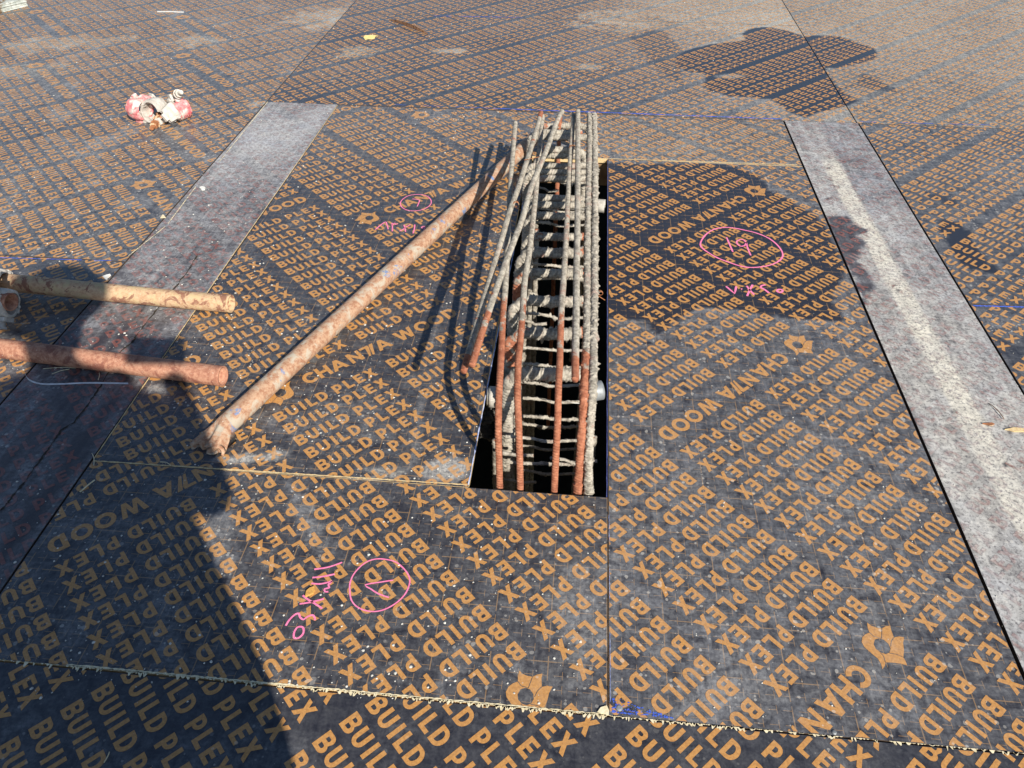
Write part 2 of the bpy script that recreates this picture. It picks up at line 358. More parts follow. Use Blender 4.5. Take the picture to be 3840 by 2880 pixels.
def dust_of(kind, X, Y):
    n = fbm(X*3.1, Y*3.1, 3); n2 = fbm(X*11, Y*11, 9); n3 = fbm(X*1.3+4, Y*1.3, 21)
    d = np.zeros_like(X); c = np.full_like(X, .25)
    if kind == 'P1':
        d = .13+.22*(n-.5)+.25*sst(Y, 1.9, 2.5)+.12*sst(n2, .55, .75)
        for cc, rx, ry, ro, a in ((G(965,1712),.055,.013,.15,.95),(G(870,1728),.05,.012,0,.95),(G(1680,1768),.055,.038,.1,.95),(G(1440,1770),.05,.018,0,.6),(G(1360,1800),.04,.012,0,.6),(G(600,1460),.04,.015,0,.7)):
            b = blot(X, Y, 5, cc, rx, ry, ro); d = np.maximum(d, b*a); c = np.maximum(c, b*.7)
        a = np.array(G(1535,1760)); b_ = np.array(G(1665,1050)); L = np.linalg.norm(b_-a); tt = ((X-a[0])*(b_-a)[0]+(Y-a[1])*(b_-a)[1])/L**2
        dd = np.abs((X-a[0])*(b_-a)[1]-(Y-a[1])*(b_-a)[0])/L; st = sst(-dd-(n2-.5)*.03, -.014, -.003)*((tt > 0) & (tt < 1))
        d = np.maximum(d, st*(.45-.25*np.clip(tt,0,1)))
    elif kind == 'P2':
        d = .17+.25*(n-.5)+.18*sst(n2, .55, .75)
        d = np.maximum(d, .5*blot(X, Y, 4, G(2180,2330), .05, .13, .2)); d = np.maximum(d, .45*blot(X, Y, 8, G(830,2020), .03, .10, .5))
        d = np.maximum(d, .4*blot(X, Y, 6, G(1150,1950), .02, .12, .6)); d = np.maximum(d, .35*blot(X, Y, 16, G(620,2420), .02, .14, .5))
    elif kind == 'P3': d = .08+.14*(n-.5)+.15*sst(n2, .6, .8)
    elif kind == 'R': d = .30+.22*(n-.5)+.14*sst(n2, .5, .75)-.06*sst(-Y, -.9, -.5); c[:] = .15; d += .15*blot(X,Y,4,G(2650,2650),.1,.03,.6)
    elif kind == 'RT': d = .42+.3*(n-.5)+.15*(n2-.5); c[:] = .55
    elif kind == 'L1':
        d = .36+.35*(n-.5)+.25*sst(n2, .55, .75)+.04*(Y-2)
        for q, (cc, rx, ry, a) in enumerate(((G(250,160),.35,.12,.75),(G(720,155),.16,.10,.75),(G(1230,70),.25,.2,.8),(G(950,390),.06,.03,.9),(G(60,270),.25,.1,.6))):
            b = blot(X, Y, 30+q, cc, rx, ry, .3, 1.3); d = np.maximum(d, a*b*(.5+n2*.9)); c = np.maximum(c, b*.7)
    elif kind == 'L2': d = .24+.25*(n-.5)+.15*sst(n2, .5, .75)
    elif kind in ('FM', 'FR'):
        far = sst(Y, 2.5, 3.9)*sst(X, -.6, 1.0)
        d = .22+.42*sst(X, -.3, .9)+.26*far+.34*(n-.5)+.15*(n2-.5); c[:] = .2+.75*sst(X+.5*(Y-2.6), .2, 1.3)
        if kind == 'FR': far = np.maximum(far, .4); d = .46+.3*(n-.5)+.2*sst(Y+.6*X, 3.5, 4.4)+.2*(n2-.5); c[:] = .6+.3*far
        for q, (cc, rx, ry, a) in enumerate(((G(2450,70),.45,.22,.75),(G(2800,90),.22,.16,.85),(G(1700,190),.09,.035,.8),(G(2210,250),.09,.05,.75),(G(1350,200),.12,.1,.6),(G(3500,130),.2,.06,.6),(G(3800,280),.12,.1,.8),(G(2900,150),.2,.1,.7))):
            b = blot(X, Y, 50+q, cc, rx, ry, .15, 1.2); d = np.maximum(d, a*b*(.45+n2*.9)); c = np.maximum(c, b*.9)
    elif kind == 'RM': d = .33+.3*(n-.5)+.25*(n2-.5); c[:] = .2
    elif kind == 'SL': st = fbm(X*60, Y*5, 77); d = .50+.5*(n-.5)+.5*(n2-.5)+.33*sst(Y, 1.7, 2.3)-.34*sst(-Y, -1.5, -1.0)+.55*(st-.5); c[:] = .15
    elif kind == 'SR':
        st = fbm(X*55, Y*4, 78); d = .76+.55*(n2-.5)+.6*(st-.5)+.3*(n-.5); c = .35+.8*(n-.45)
        up = sst(Y, 1.85, 2.05)*sst(X-.012*0, .745, .775); d = d*(1-up)+up*(.60+.5*(n2-.5)+.35*(st-.5)); c = c*(1-.7*up)
        ln = np.abs(X-(.735+.03*(2.2-Y)*.7)); strip = sst(-ln, -.035, -.02)*sst(-np.abs(Y-1.4), -.95, -.8); d = np.maximum(d, strip*.97); c = np.maximum(c, strip*.85)
        q = seg_dist(X, Y, RED)+(fbm(X*30, Y*30, 5)-.5)*.035; r = sst(q, -.004, .006); d = d*(1-r)+r*(.12+.5*sst(n2,.55,.8)); c = c*(1-r)
        for i in range(46):
            rr = random.Random(i*7+1); y = .7+rr.random()*1.6; x = .66+rr.random()*.22
            b = sst(-ell(X, Y, (x+.02*(y<1.4), y), .004+.008*rr.random(), .003+.004*rr.random(), rr.random()*2), -1.2, -.7); d = d*(1-b)+b*(.15+.3*rr.random())
    if kind not in ('SR', 'SL'):
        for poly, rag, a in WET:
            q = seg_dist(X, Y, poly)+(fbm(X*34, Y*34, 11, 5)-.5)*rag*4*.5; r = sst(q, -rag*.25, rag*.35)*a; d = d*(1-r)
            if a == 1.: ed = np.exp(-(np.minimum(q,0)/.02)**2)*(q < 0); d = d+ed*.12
    if kind == 'R' : pass
    if kind in ('FM',):
        b = blot(X, Y, 91, G(2740,285), .07, .03, .1, .6); d = np.maximum(d, b*.6)
    return np.clip(d, 0, 1), np.clip(c, 0, 1)

# ---------------------------------------------------------------- deck
TH = .018
def panel(name, kind, outline, rects, label, film, ink, lay, logos=(), group='film faced plywood sheets of the deck', res=.012, raw=(), group_obj=True, inkmat=None):
    V = []; F = []; MIx = []; du = []; cr = []
    for r in rects:
        nx = max(2, int(math.ceil((r[2]-r[0])/res))+1); ny = max(2, int(math.ceil((r[3]-r[1])/res))+1)
        gx, gy = np.meshgrid(np.linspace(r[0], r[2], nx), np.linspace(r[1], r[3], ny)); b = len(V) and sum(len(v) for v in V)
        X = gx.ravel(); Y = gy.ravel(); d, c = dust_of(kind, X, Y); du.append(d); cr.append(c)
        V.append(np.stack([X*S, Y*S, np.zeros_like(X)], 1)); i = np.arange(nx*ny).reshape(ny, nx)+(b or 0)
        F.append(np.stack([i[:-1,:-1], i[:-1,1:], i[1:,1:], i[1:,:-1]], -1).reshape(-1, 4)); MIx.append(np.zeros(len(F[-1])))
    nb = sum(len(v) for v in V); sv = []; sf = []; sm = []
    m = len(outline)
    for i in range(m):
        (x0,y0),(x1,y1) = outline[i], outline[(i+1) % m]; k = nb+len(sv)
        sv += [(x0*S,y0*S,0),(x1*S,y1*S,0),(x1*S,y1*S,-TH),(x0*S,y0*S,-TH)]; sf.append((k+1,k,k+3,k+2)); sm.append(1 if i in raw else 2)
    for r in rects:
        k = nb+len(sv); sv += [(r[0]*S,r[1]*S,-TH),(r[0]*S,r[3]*S,-TH),(r[2]*S,r[3]*S,-TH),(r[2]*S,r[1]*S,-TH)]; sf.append((k,k+1,k+2,k+3)); sm.append(3)
    V.append(np.array(sv)); F.append(np.array(sf)); MIx.append(np.array(sm)); du.append(np.zeros(len(sv))); cr.append(np.zeros(len(sv)))
    o = mesh_np(name, np.concatenate(V), np.concatenate(F), [film, M_edge, M_edge_dk, M_under], None, {'dust': np.concatenate(du), 'cream': np.concatenate(cr)}, np.concatenate(MIx))
    tag(o, label, 'plywood sheet', group)
    if lay:
        th, s0, n0, pitch, per = lay
        W, L3 = layout(th, s0, n0, pitch, per, [(a+.001, b+.001, c-.001, d-.001) for a, b, c, d in rects], logos)
        def put(nm, tr, tr2):
            n1 = len(tr); tr = np.concatenate([tr, tr2]) if tr2 is not None and len(tr2) else tr
            v = tr.reshape(-1, 2); lay_ = np.repeat(np.arange(len(tr)) >= n1, 3).astype(float); a, inv = np.unique(np.round(np.column_stack([v, lay_]), 6), axis=0, return_inverse=True); f = inv.reshape(-1, 3)
            e1 = a[f[:,1]]-a[f[:,0]]; e2 = a[f[:,2]]-a[f[:,0]]; ar = e1[:,0]*e2[:,1]-e1[:,1]*e2[:,0]
            mi_ = (np.arange(len(f)) >= n1).astype(int)[np.abs(ar) > 1e-9]; f = np.where((ar < 0)[:,None], f[:, ::-1], f)[np.abs(ar) > 1e-9]
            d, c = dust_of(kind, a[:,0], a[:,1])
            return mesh_np(nm, np.stack([a[:,0]*S, a[:,1]*S, np.where(a[:,2] > .5, .0006, .0004)], 1), f, [ink, film], o, {'dust': d, 'cream': c}, mi_)
        put('printed_lettering', W, L3)
    return o
def rc(r): return [(r[0],r[1]),(r[2],r[1]),(r[2],r[3]),(r[0],r[3])]
g = .0012
HX0, HX1, HY0, HY1 = -.158, .0800, .877, 2.196
p1r = [(-.829, .876, HX0, 2.535), (HX0, HY1, .03, 2.535)]
P1 = panel('plywood_sheet', 'P1', [(-.829,.876),(HX0,.876),(HX0,HY1),(.03,HY1),(.03,2.535),(-.829,2.535)], p1r,
  'gridded black sheet left of the rebar opening, lying under the long diagonal tube', MF_grid, MI, (45, .3322, 1.0172, .0404, .2505),
  [(.373,1.157),(.8722,1.650),(1.374,2.137),(.373,1.833),(-.13,1.344),(.877,2.32),(-.131,2.02)], raw=(0,1,2,5))
p2r = [(-.829, .498, .0795, .8748)]
P2 = panel('plywood_sheet', 'P2', rc(p2r[0]), p2r, 'gridded black sheet in front of the rebar opening with a pink circled V', MF_grid, MI,
  (225, -.383, -.5621, .0396, .2505), [(-.3432,-.3841),(-.346,-1.046)], raw=(0,1))
rr_ = [(.0815, .4975, .6465, 2.1975)]
R_ = panel('plywood_sheet', 'R', rc(rr_[0]), rr_, 'gridded grey-dusted sheet right of the rebar opening with a pink circled 19', MF_grid, MI,
  (225, -.8205, -.179, .0406, .2495), [(-.7825,-.1181),(-1.279,-.612),(-1.7759,-1.105)], raw=(3,))
rt = [(.0315, 2.2005, .6465, 2.535)]
panel('plywood_sheet', 'RT', rc(rt[0]), rt, 'small dusty gridded piece right of the far tops of the rebars', MF_grid, MI, (225, -1.875, -1.597, .0402, .2495), raw=(0,))
p3r = [(-1.9, -.9, 1.9, .4945)]
panel('plywood_sheet', 'P3', rc(p3r[0]), p3r, 'clean black sheet nearest the camera along the bottom of the photo, without grid lines', MF, MI, (-45, -.5115, .1424, .0394, .2515), raw=(2,), res=.02)
slr = [(-1.0775, .498, -.8330, 2.541)]
panel('plywood_sheet', 'SL', rc(slr[0]), slr, 'left grey cement-stained strip crossed by the two short tubes', MF_old, MI_old, (45, .30, 1.20, .0404, .2505), raw=(2,), res=.008, group='worn strips of plywood between the sheets')
srr = [(.6525, .498, .8835, 2.541)]
panel('plywood_sheet', 'SR', rc(srr[0]), srr, 'narrow sheet on the right whitened by cement with one dark red patch', MF_old, MI_old, (45, .62, .44, .0404, .2505), res=.006, group='worn strips of plywood between the sheets')
l1r = [(-3.6, 1.5165, -1.0815, 4.4)]
panel('plywood_sheet', 'L1', rc(l1r[0]), l1r, 'streaky grey sheet at top left carrying the two pink clamps', MF, MI, (-45, -2.2515, .388, .0392, .2475),
  [(-2.2236,.484),(-2.73,.687),(-3.14,1.015),(-3.57,.53),(-3.63,1.206),(-4.09,.73),(-3.1,1.7),(-4.6,1.1)], res=.016)
l2r = [(-2.6, .498, -1.0815, 1.5135)]
panel('plywood_sheet', 'L2', rc(l2r[0]), l2r, 'dark shaded sheet at the left edge under the clamp and the two short tubes', MF, MI, (-45, -1.93, .205, .0396, .2505), res=.016)
rmr = [(.8885, 1.5225, 3.2, 2.5365)]
panel('plywood_sheet', 'RM', rc(rmr[0]), rmr, 'grey sheet right of the white strip with two small dark wet marks', MF, MI, (-45, -.846, 2.1658, .0408, .2505), res=.014)
rbr = [(.8885, .3, 2.6, 1.5195)]
panel('plywood_sheet', 'RM', rc(rbr[0]), rbr, 'nearer right sheet showing only its corner at the right edge below blue chalk', MF, MI, (-45, -.846+.06, 2.1658+.01, .0408, .2505), res=.014)
fmr = [(-1.0785, 2.5395, .8800, 3.5805)]
panel('plywood_sheet', 'FM', rc(fmr[0]), fmr, 'wide black sheet beyond the far end of the opening with a brown wood splinter', MF, MI, (-45, -1.721, 2.6287, .0401, .2505), res=.012)
fmr2 = [(-1.0785, 3.5835, .8800, 5.2)]
panel('plywood_sheet', 'FM', rc(fmr2[0]), fmr2, 'farthest middle sheet along the top edge, bleached by pale cement', MF, MI, (-45, -1.721, 2.6287, .0401, .2505), res=.02)
frr = [(.8835, 2.5395, 4.2, 5.2)]
panel('plywood_sheet', 'FR', rc(frr[0]), frr, 'pale dusty sheet at top right with lettering turned the other way', MF, MI, (135, 1.039, -2.7094, .0402, .2505), res=.014)

def quad_floor(name, rects, z, mat, label=None):
    v = []; f = []
    for (x0,y0,x1,y1) in rects:
        k = len(v); v += [(x0*S,y0*S,z),(x1*S,y0*S,z),(x1*S,y1*S,z),(x0*S,y1*S,z)]; f.append((k,k+1,k+2,k+3))
    return tag(mesh_np(name, np.array(v), np.array(f), mat), kind='structure')
B = 16
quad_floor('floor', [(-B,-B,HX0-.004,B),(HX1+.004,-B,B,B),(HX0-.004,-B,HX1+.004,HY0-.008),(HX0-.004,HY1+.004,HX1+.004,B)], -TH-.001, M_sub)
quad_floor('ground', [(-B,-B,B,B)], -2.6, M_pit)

# timber joists under the opening's ends
def box_bm(bm, c, s, rot=None):
    r = bmesh.ops.create_cube(bm, size=1); M_ = Matrix.Translation(c) @ (rot.to_4x4() if rot else Matrix.Identity(4)) @ Matrix.Diagonal((*s,1)); bmesh.ops.transform(bm, matrix=M_, verts=r['verts']); return r['verts']
for y, lb in ((HY1+.03, 'timber joist under the far end of the rebar opening'), (HY0-.045, 'timber joist under the near end of the rebar opening')):
    bm = bmesh.new(); box_bm(bm, Vector((-.04*S, y*S, -TH-.001-.05)), (.9, .05, .09)); bmesh.ops.bevel(bm, geom=bm.edges[:], offset=.003, segments=1, affect='EDGES')
    tag(obj_bm('timber_joist', bm, M_under), lb, 'joist', 'timber joists under the deck')

# ---------------------------------------------------------------- marks on the sheets
def stroke(name, lines, wd, mat, parent, z=.0009, jit=.12):
    V = []; F = []
    for pts in lines:
        p = np.array(pts); n = len(p); k = len(V)
        for i in range(n):
            a = p[max(0,i-1)]; b = p[min(n-1,i+1)]; d = b-a; L = np.hypot(*d)+1e-9; nx, ny = -d[1]/L, d[0]/L; h = wd/2*(1+jit*(rnd.random()-.5)*2)
            V += [(p[i][0]+nx*h, p[i][1]+ny*h, z),(p[i][0]-nx*h, p[i][1]-ny*h, z)]
        for i in range(n-1): F.append((k+2*i, k+2*i+1, k+2*i+3, k+2*i+2))
    return mesh_np(name, np.array(V), np.array(F), mat, parent)
def crop_pts(x0, y0, k, pts): return [tuple(P(x0+a*k, y0+b*k)[:2]) for a, b in pts]
def smooth(pts, n=5, closed=False):
    p = [np.array(q, float) for q in pts]; N_ = len(p); out = []
    for i in range(N_ if closed else N_-1):
        if closed: a, b, c, d = p[i-1], p[i], p[(i+1)%N_], p[(i+2)%N_]
        else: a, b, c, d = p[max(0,i-1)], p[i], p[i+1], p[min(N_-1,i+2)]
        for j in range(n):
            t = j/n; out.append(tuple(.5*((2*b)+(c-a)*t+(2*a-5*b+4*c-d)*t*t+(3*b-a-3*c+d)*t**3)))
    out.append(tuple(p[0] if closed else p[-1])); return out
k7 = 300/1270; c7 = lambda q, s=5, cl=False: smooth(crop_pts(1380, 700, k7, q), s, cl)
stroke('circled_number', [c7([(515,290),(525,235),(575,185),(650,145),(750,128),(850,130),(940,155),(990,200),(1005,245),(990,290),(920,345),(840,375),(740,388),(640,380),(560,345)],4,True),
  c7([(705,198),(760,203),(812,215),(815,240),(798,280),(782,318)],2)], .0034, M_pink, P1)
stroke('written_dimension', [c7([(118,685),(180,630),(230,590),(282,562),(300,600),(322,680)],2), c7([(385,712),(388,650),(382,580)],2), c7([(385,615),(410,595),(420,578),(440,605),(475,590)],2),
  c7([(570,612),(590,660),(596,722)],2), c7([(500,710),(560,680),(620,635),(675,605)],2), c7([(742,605),(738,670),(715,745)],2), c7([(885,740),(890,690),(905,640),(870,635),(848,655),(890,660)],2),
  c7([(960,660),(1000,645),(1010,665),(965,668)],2), c7([(1012,650),(1022,690),(1014,722)],2)], .0040, M_pink, P1)
k8 = 400/1190; c8 = lambda q, s=5, cl=False: smooth(crop_pts(2600, 820, k8, q), s, cl)
stroke('circled_number', [c8([(78,285),(100,230),(150,170),(230,122),(340,100),(440,105),(560,128),(700,162),(830,215),(920,280),(975,345),(997,400),(985,445),(930,490),(840,525),(720,544),(620,546),(520,530),(400,490),(270,440),(150,370),(95,325)],4,True),
  c8([(370,210),(400,280),(440,372)],3), c8([(585,262),(560,240),(520,236),(485,255),(490,285),(530,310),(575,300),(590,270),(605,330),(640,412)],3)], .0050, M_pink, R_)
stroke('written_dimension', [c8([(365,758),(415,800),(460,838),(470,800),(478,758)],1), c8([(530,785),(545,790)],1), c8([(595,752),(630,800),(678,850)],2), c8([(662,740),(630,795),(600,865)],2),
  c8([(805,742),(765,748),(750,770),(790,790),(845,832)],2), c8([(955,825),(932,808),(950,792),(985,795),(995,812),(975,825)],3,True)], .0058, M_pink, R_)
k9 = 500/1253; c9 = lambda q, s=5, cl=False: smooth(crop_pts(1060, 2060, k9, q), s, cl)
stroke('circled_number', [c9([(632,400),(632,330),(660,250),(715,180),(790,120),(880,93),(970,97),(1060,120),(1130,175),(1180,240),(1195,310),(1165,400),(1110,470),(1040,525),(950,570),(860,587),(770,575),(690,535),(645,475)],4,True),
  c9([(1040,292),(910,312),(775,336),(830,375),(900,420),(1000,455)],2)], .0028, M_pink, P2)
stroke('written_dimension', [c9([(298,190),(430,170),(560,125)],3), c9([(280,268),(380,258),(490,235)],3), c9([(270,322),(350,328),(430,312),(465,302),(430,335),(440,362),(395,375),(400,400),(430,400)],3),
  c9([(160,515),(260,500),(388,468)],3), c9([(190,435),(240,475),(300,510),(372,558)],3), c9([(30,720),(60,670),(110,620),(150,605),(165,640),(195,662),(235,635),(280,620),(300,640),(305,668)],3),
  c9([(105,820),(110,780),(140,735),(185,732),(198,760),(190,800),(150,835),(115,838)],3,True)], .0036, M_pink, P2)
M_bluef = simple('faint_blue_chalk', (.10,.14,.36), (.35,.38,.50), 150, .9)
def chalk(parent, a, b, wd, n=60, seg=None, name='chalk_line', mat=None):
    A = P(*a); Bv = P(*b); L = []
    cur = []
    for i in range(n+1):
        t = i/n; p = A.lerp(Bv, t)
        if seg and not any(s0 <= t <= s1 for s0, s1 in seg):
            if len(cur) > 1: L.append(cur)
            cur = []; continue
        cur.append((p.x+rnd.uniform(-.0004,.0004), p.y+rnd.uniform(-.0006,.0006)))
    if len(cur) > 1: L.append(cur)
    for l in L: stroke(name, [l], wd, mat or M_blue, parent, z=.0009, jit=.5)
FMo = [o for o in col.objects if o.get('label','').startswith('wide black sheet')][0]
chalk(FMo, (1850,407), (2934,447), .0060, 90)
chalk(FMo, (1480,393), (1840,406), .0024, 60, ((0,.12),(.3,.5),(.62,1)))
chalk(FMo, (1627,60), (1960,66), .0050, 60, ((0,.2),(.28,1)))
FRo = [o for o in col.objects if o.get('label','').startswith('pale dusty sheet')][0]
chalk(FRo, (3225,457), (3838,472), .0030, 60, ((0,.1),(.25,.45),(.55,.8)))
RBo = [o for o in col.objects if o.get('label','').startswith('nearer right sheet')][0]
chalk(RBo, (3650,1147), (3840,1152), .0050, 30)
L2o = [o for o in col.objects if o.get('label','').startswith('dark shaded sheet')][0]
chalk(L2o, (0,967), (440,979), .0030, 60, ((0,.35),(.4,.7),(.8,.95)))
chalk(R_, (2283,1900), (2290,2680), .0009, 120, ((.05,.2),(.35,.5),(.66,.95)), mat=M_bluef)
# painted corner smear on the right sheet
V = []; F = []
for i in range(150):
    t = rnd.random()**1.6; x, y = G(2295+t*230, 2672+t*22-rnd.random()**2*60*(1-t)); s_ = rnd.uniform(.0008,.003); a = rnd.random()*6.28
    k = len(V); V += [(x*S+s_*math.cos(a+j*PI/2)*rnd.uniform(.5,1.2), y*S+s_*.6*math.sin(a+j*PI/2), .0008+i*1e-6) for j in range(4)]; F.append((k,k+1,k+2,k+3))
V = [(x, max(y, .4995*S), z) for x, y, z in V]
mesh_np('chalk_smear', np.array(V), np.array(F), M_blue, R_)

# splintered raw edge along the near seam
def splinters(name, parent, a, b, n, lo, hi, side=-1, dens=None, mat=M_splint, lip=.0022):
    ax, ay = G(*a); bx, by = G(*b); V = []; F = []
    L = math.hypot(bx-ax, by-ay); tx, ty = (bx-ax)/L, (by-ay)/L; nx, ny = -ty*side*-1, tx*side*-1
    if side < 0: nx, ny = ty, -tx
    else: nx, ny = -ty, tx
    for i in range(n):
        t = (i+rnd.random())/n
        if dens and rnd.random() > dens(t): continue
        wd = rnd.uniform(.0012,.005)/S; h = (lo+(hi-lo)*rnd.random()**2.5)/S; x, y = ax+(bx-ax)*t, ay+(by-ay)*t; sk = rnd.uniform(-.4,.4)*h
        k = len(V); z0 = .0012; V += [((x-tx*wd)*S,(y-ty*wd)*S,z0),((x+tx*wd)*S,(y+ty*wd)*S,z0),((x+nx*h+tx*(sk+wd*.35))*S,(y+ny*h+ty*(sk+wd*.35))*S,z0-.0005+rnd.random()*.001),((x+nx*h+tx*(sk-wd*.2))*S,(y+ny*h+ty*(sk-wd*.2))*S,z0)]
        F.append((k,k+1,k+2,k+3) if side > 0 else (k+1,k,k+3,k+2))
    return mesh_np(name, np.array(V), np.array(F), mat, parent)
def eline(parent, a, b, wd, mat, name='exposed_edge', n=80, jit=.35, z=.0010):
    A = P(*a); Bv = P(*b); L = [[(A.lerp(Bv,i/n).x+rnd.uniform(-.0004,.0004), A.lerp(Bv,i/n).y+rnd.uniform(-.0005,.0005)) for i in range(n+1)]]
    return stroke(name, L, wd, mat, parent, z=z, jit=jit)
splinters('splintered_edge', P2, (0,2473), (2282,2682), 480, .001, .0095, -1, lambda t: .35+.6*min(1, max(0, (t-.1)*1.6)))
eline(P2, (250,2492), (2280,2681), .0026, M_splint, n=200, jit=.7)
splinters('splintered_edge', R_, (2288,2684), (3840,2825), 300, .001, .008, -1, lambda t: .75 if t < .4 else .35)
eline(P1, (350,1729), (1752,1819), .0034, M_edge, n=120)
eline(P1, (868,965), (352,1722), .0026, M_edge, n=120)
eline(P1, (1266,396), (870,962), .0024, M_edge, n=120)
eline(R_, (2284,596), (2990,619), .0050, M_edge, n=90)
eline(P1, (1757,1818), (1985,640), .0022, simple('pale_blue_sealer', (.30,.36,.62), (.62,.64,.72), 120, .7), name='painted_edge', n=120, jit=.6)
eline(R_, (2279,600), (2276,1866), .0016, simple('blue_sealer', (.05,.06,.20), (.10,.12,.3), 120, .6), name='painted_edge', n=120, jit=.3)
for a, b, lb in (((1004,382),(820,610),None), ((735,700),(630,840),None), ((620,850),(480,962),None)): eline(P1 if 0 else [o for o in col.objects if o.get('label','').startswith('left grey cement')][0], a, b, .0022, M_splint, n=50, jit=.9)

# ---------------------------------------------------------------- tubes and bars
def sweep(path, rad, ns=14, ds=.004, ribs=0., pitch=.010, rough=0., lump=0., seed=0, rustf=None, cap=True, squash=None, hollow=0.):
    """surface of a bar: a smooth path in metres, ring by ring; ribs stand out of the skin"""
    p = np.array([tuple(q) for q in path], float)
    if len(p) > 2:
        pp = []
        for i in range(len(p)-1):
            a, b, c, d = p[max(0,i-1)], p[i], p[i+1], p[min(len(p)-1,i+2)]
            for j in range(16):
                t = j/16; pp.append(.5*((2*b)+(c-a)*t+(2*a-5*b+4*c-d)*t*t+(3*b-a-3*c+d)*t**3))
        pp.append(p[-1]); p = np.array(pp)
    seg = np.linalg.norm(np.diff(p, axis=0), axis=1); cs = np.concatenate([[0], np.cumsum(seg)]); L = cs[-1]; n = max(3, int(L/ds)+1)
    s = np.linspace(0, L, n); C = np.stack([np.interp(s, cs, p[:,i]) for i in range(3)], 1)
    Tn = np.gradient(C, axis=0); Tn /= np.linalg.norm(Tn, axis=1)[:,None]
    up = np.array([0,0,1.]) if abs(Tn[0][2]) < .9 else np.array([1.,0,0]); U = np.zeros_like(Tn); u = up-Tn[0]*(up@Tn[0]); u /= np.linalg.norm(u)
    for i in range(n):
        u = u-Tn[i]*(u@Tn[i]); u /= np.linalg.norm(u); U[i] = u
    W = np.cross(Tn, U); th = np.arange(ns)/ns*2*PI
    R = np.full((n, ns), float(rad)); SS, TT = np.meshgrid(s, th, indexing='ij')
    if ribs:
        sk = np.where(np.sin(TT) > 0, 1, -1)*np.abs(np.cos(TT))*0+np.sin(TT)*0
        ph = (SS/pitch+ (np.mod(TT, PI)/PI)*.9)*2*PI
        band = np.clip(np.abs(np.sin(TT))*1.6, 0, 1)
        R += rad*ribs*np.clip(np.cos(ph)*1.6, 0, 1)*band + rad*.06*(np.abs(np.cos(TT)) > .93)
    if rough: R += rad*rough*(fbm(SS/.004+seed*7, TT*2.2+seed, seed, 3)-.45)
    if lump:
        q = fbm(SS/.0075+seed*3, TT*1.9+seed*5, seed+3, 4); q2 = fbm(SS/.03+seed, TT*.8, seed+9, 2); R += rad*lump*(np.clip(q-.5, 0, 1)*3.2*np.clip(q2*2-.4,0,1.4)-.05)
    V = C[:,None,:]+R[...,None]*(np.cos(TT)[...,None]*U[:,None,:]+np.sin(TT)[...,None]*W[:,None,:])
    if squash: V = squash(V, C, U, W, s, L, TT, R)
    V = V.reshape(-1, 3); i = np.arange(n*ns).reshape(n, ns); j = np.roll(i, -1, axis=1)
    F = np.stack([i[:-1], j[:-1], j[1:], i[1:]], -1).reshape(-1, 4)
    ru = np.repeat(rustf(s/L, s), ns) if rustf else np.zeros(n*ns)
    V = list(map(tuple, V)); F = list(map(tuple, F)); ru = list(ru)
    if cap:
        for e, ring in ((0, i[0]), (1, i[-1])):
            if hollow:
                c0 = C[0 if e == 0 else -1]; d = Tn[0] if e == 0 else -Tn[-1]; b0 = len(V)
                for k in range(ns): q = np.array(V[ring[k]]); V.append(tuple(c0+(q-c0)*(1-hollow)))
                for k in range(ns): q = np.array(V[ring[k]]); V.append(tuple(c0+(q-c0)*(1-hollow)+d*rad*2.2))
                V.append(tuple(c0+d*rad*2.2)); ru += [ru[0 if e == 0 else -1] if ru else 0]*(2*ns+1)
                for k in range(ns):
                    l = (k+1) % ns; q1 = (ring[k], ring[l], b0+l, b0+k); q2 = (b0+k, b0+l, b0+ns+l, b0+ns+k); q3 = (b0+ns+k, b0+ns+l, b0+2*ns, b0+2*ns)
                    for q in (q1, q2): F.append(q if e else q[::-1])
                    F.append((b0+ns+k, b0+ns+l, b0+2*ns, b0+2*ns) if e else (b0+2*ns, b0+2*ns, b0+ns+l, b0+ns+k))
            else:
                V.append(tuple(C[0 if e == 0 else -1])); ru.append(1.0); b0 = len(V)-1
                for k in range(ns):
                    l = (k+1) % ns; F.append((ring[k], ring[l], b0, b0) if e else (ring[l], ring[k], b0, b0))
    return V, F, ru
def add_sweep(name, parts, mat, parent=None, smooth=True):
    me = bpy.data.meshes.new(name); V = []; F = []; R = []
    for v, f, r in parts:
        k = len(V); V += v; F += [tuple(dict.fromkeys(a+k for a in q)) for q in f]; R += r
    me.from_pydata(V, [], F); me.materials.append(mat)
    a = me.attributes.new('rust', 'FLOAT', 'POINT'); a.data.foreach_set('value', np.array(R, np.float32))
    for p in me.polygons: p.use_smooth = smooth
    o = bpy.data.objects.new(name, me); col.objects.link(o); o.parent = parent; return o

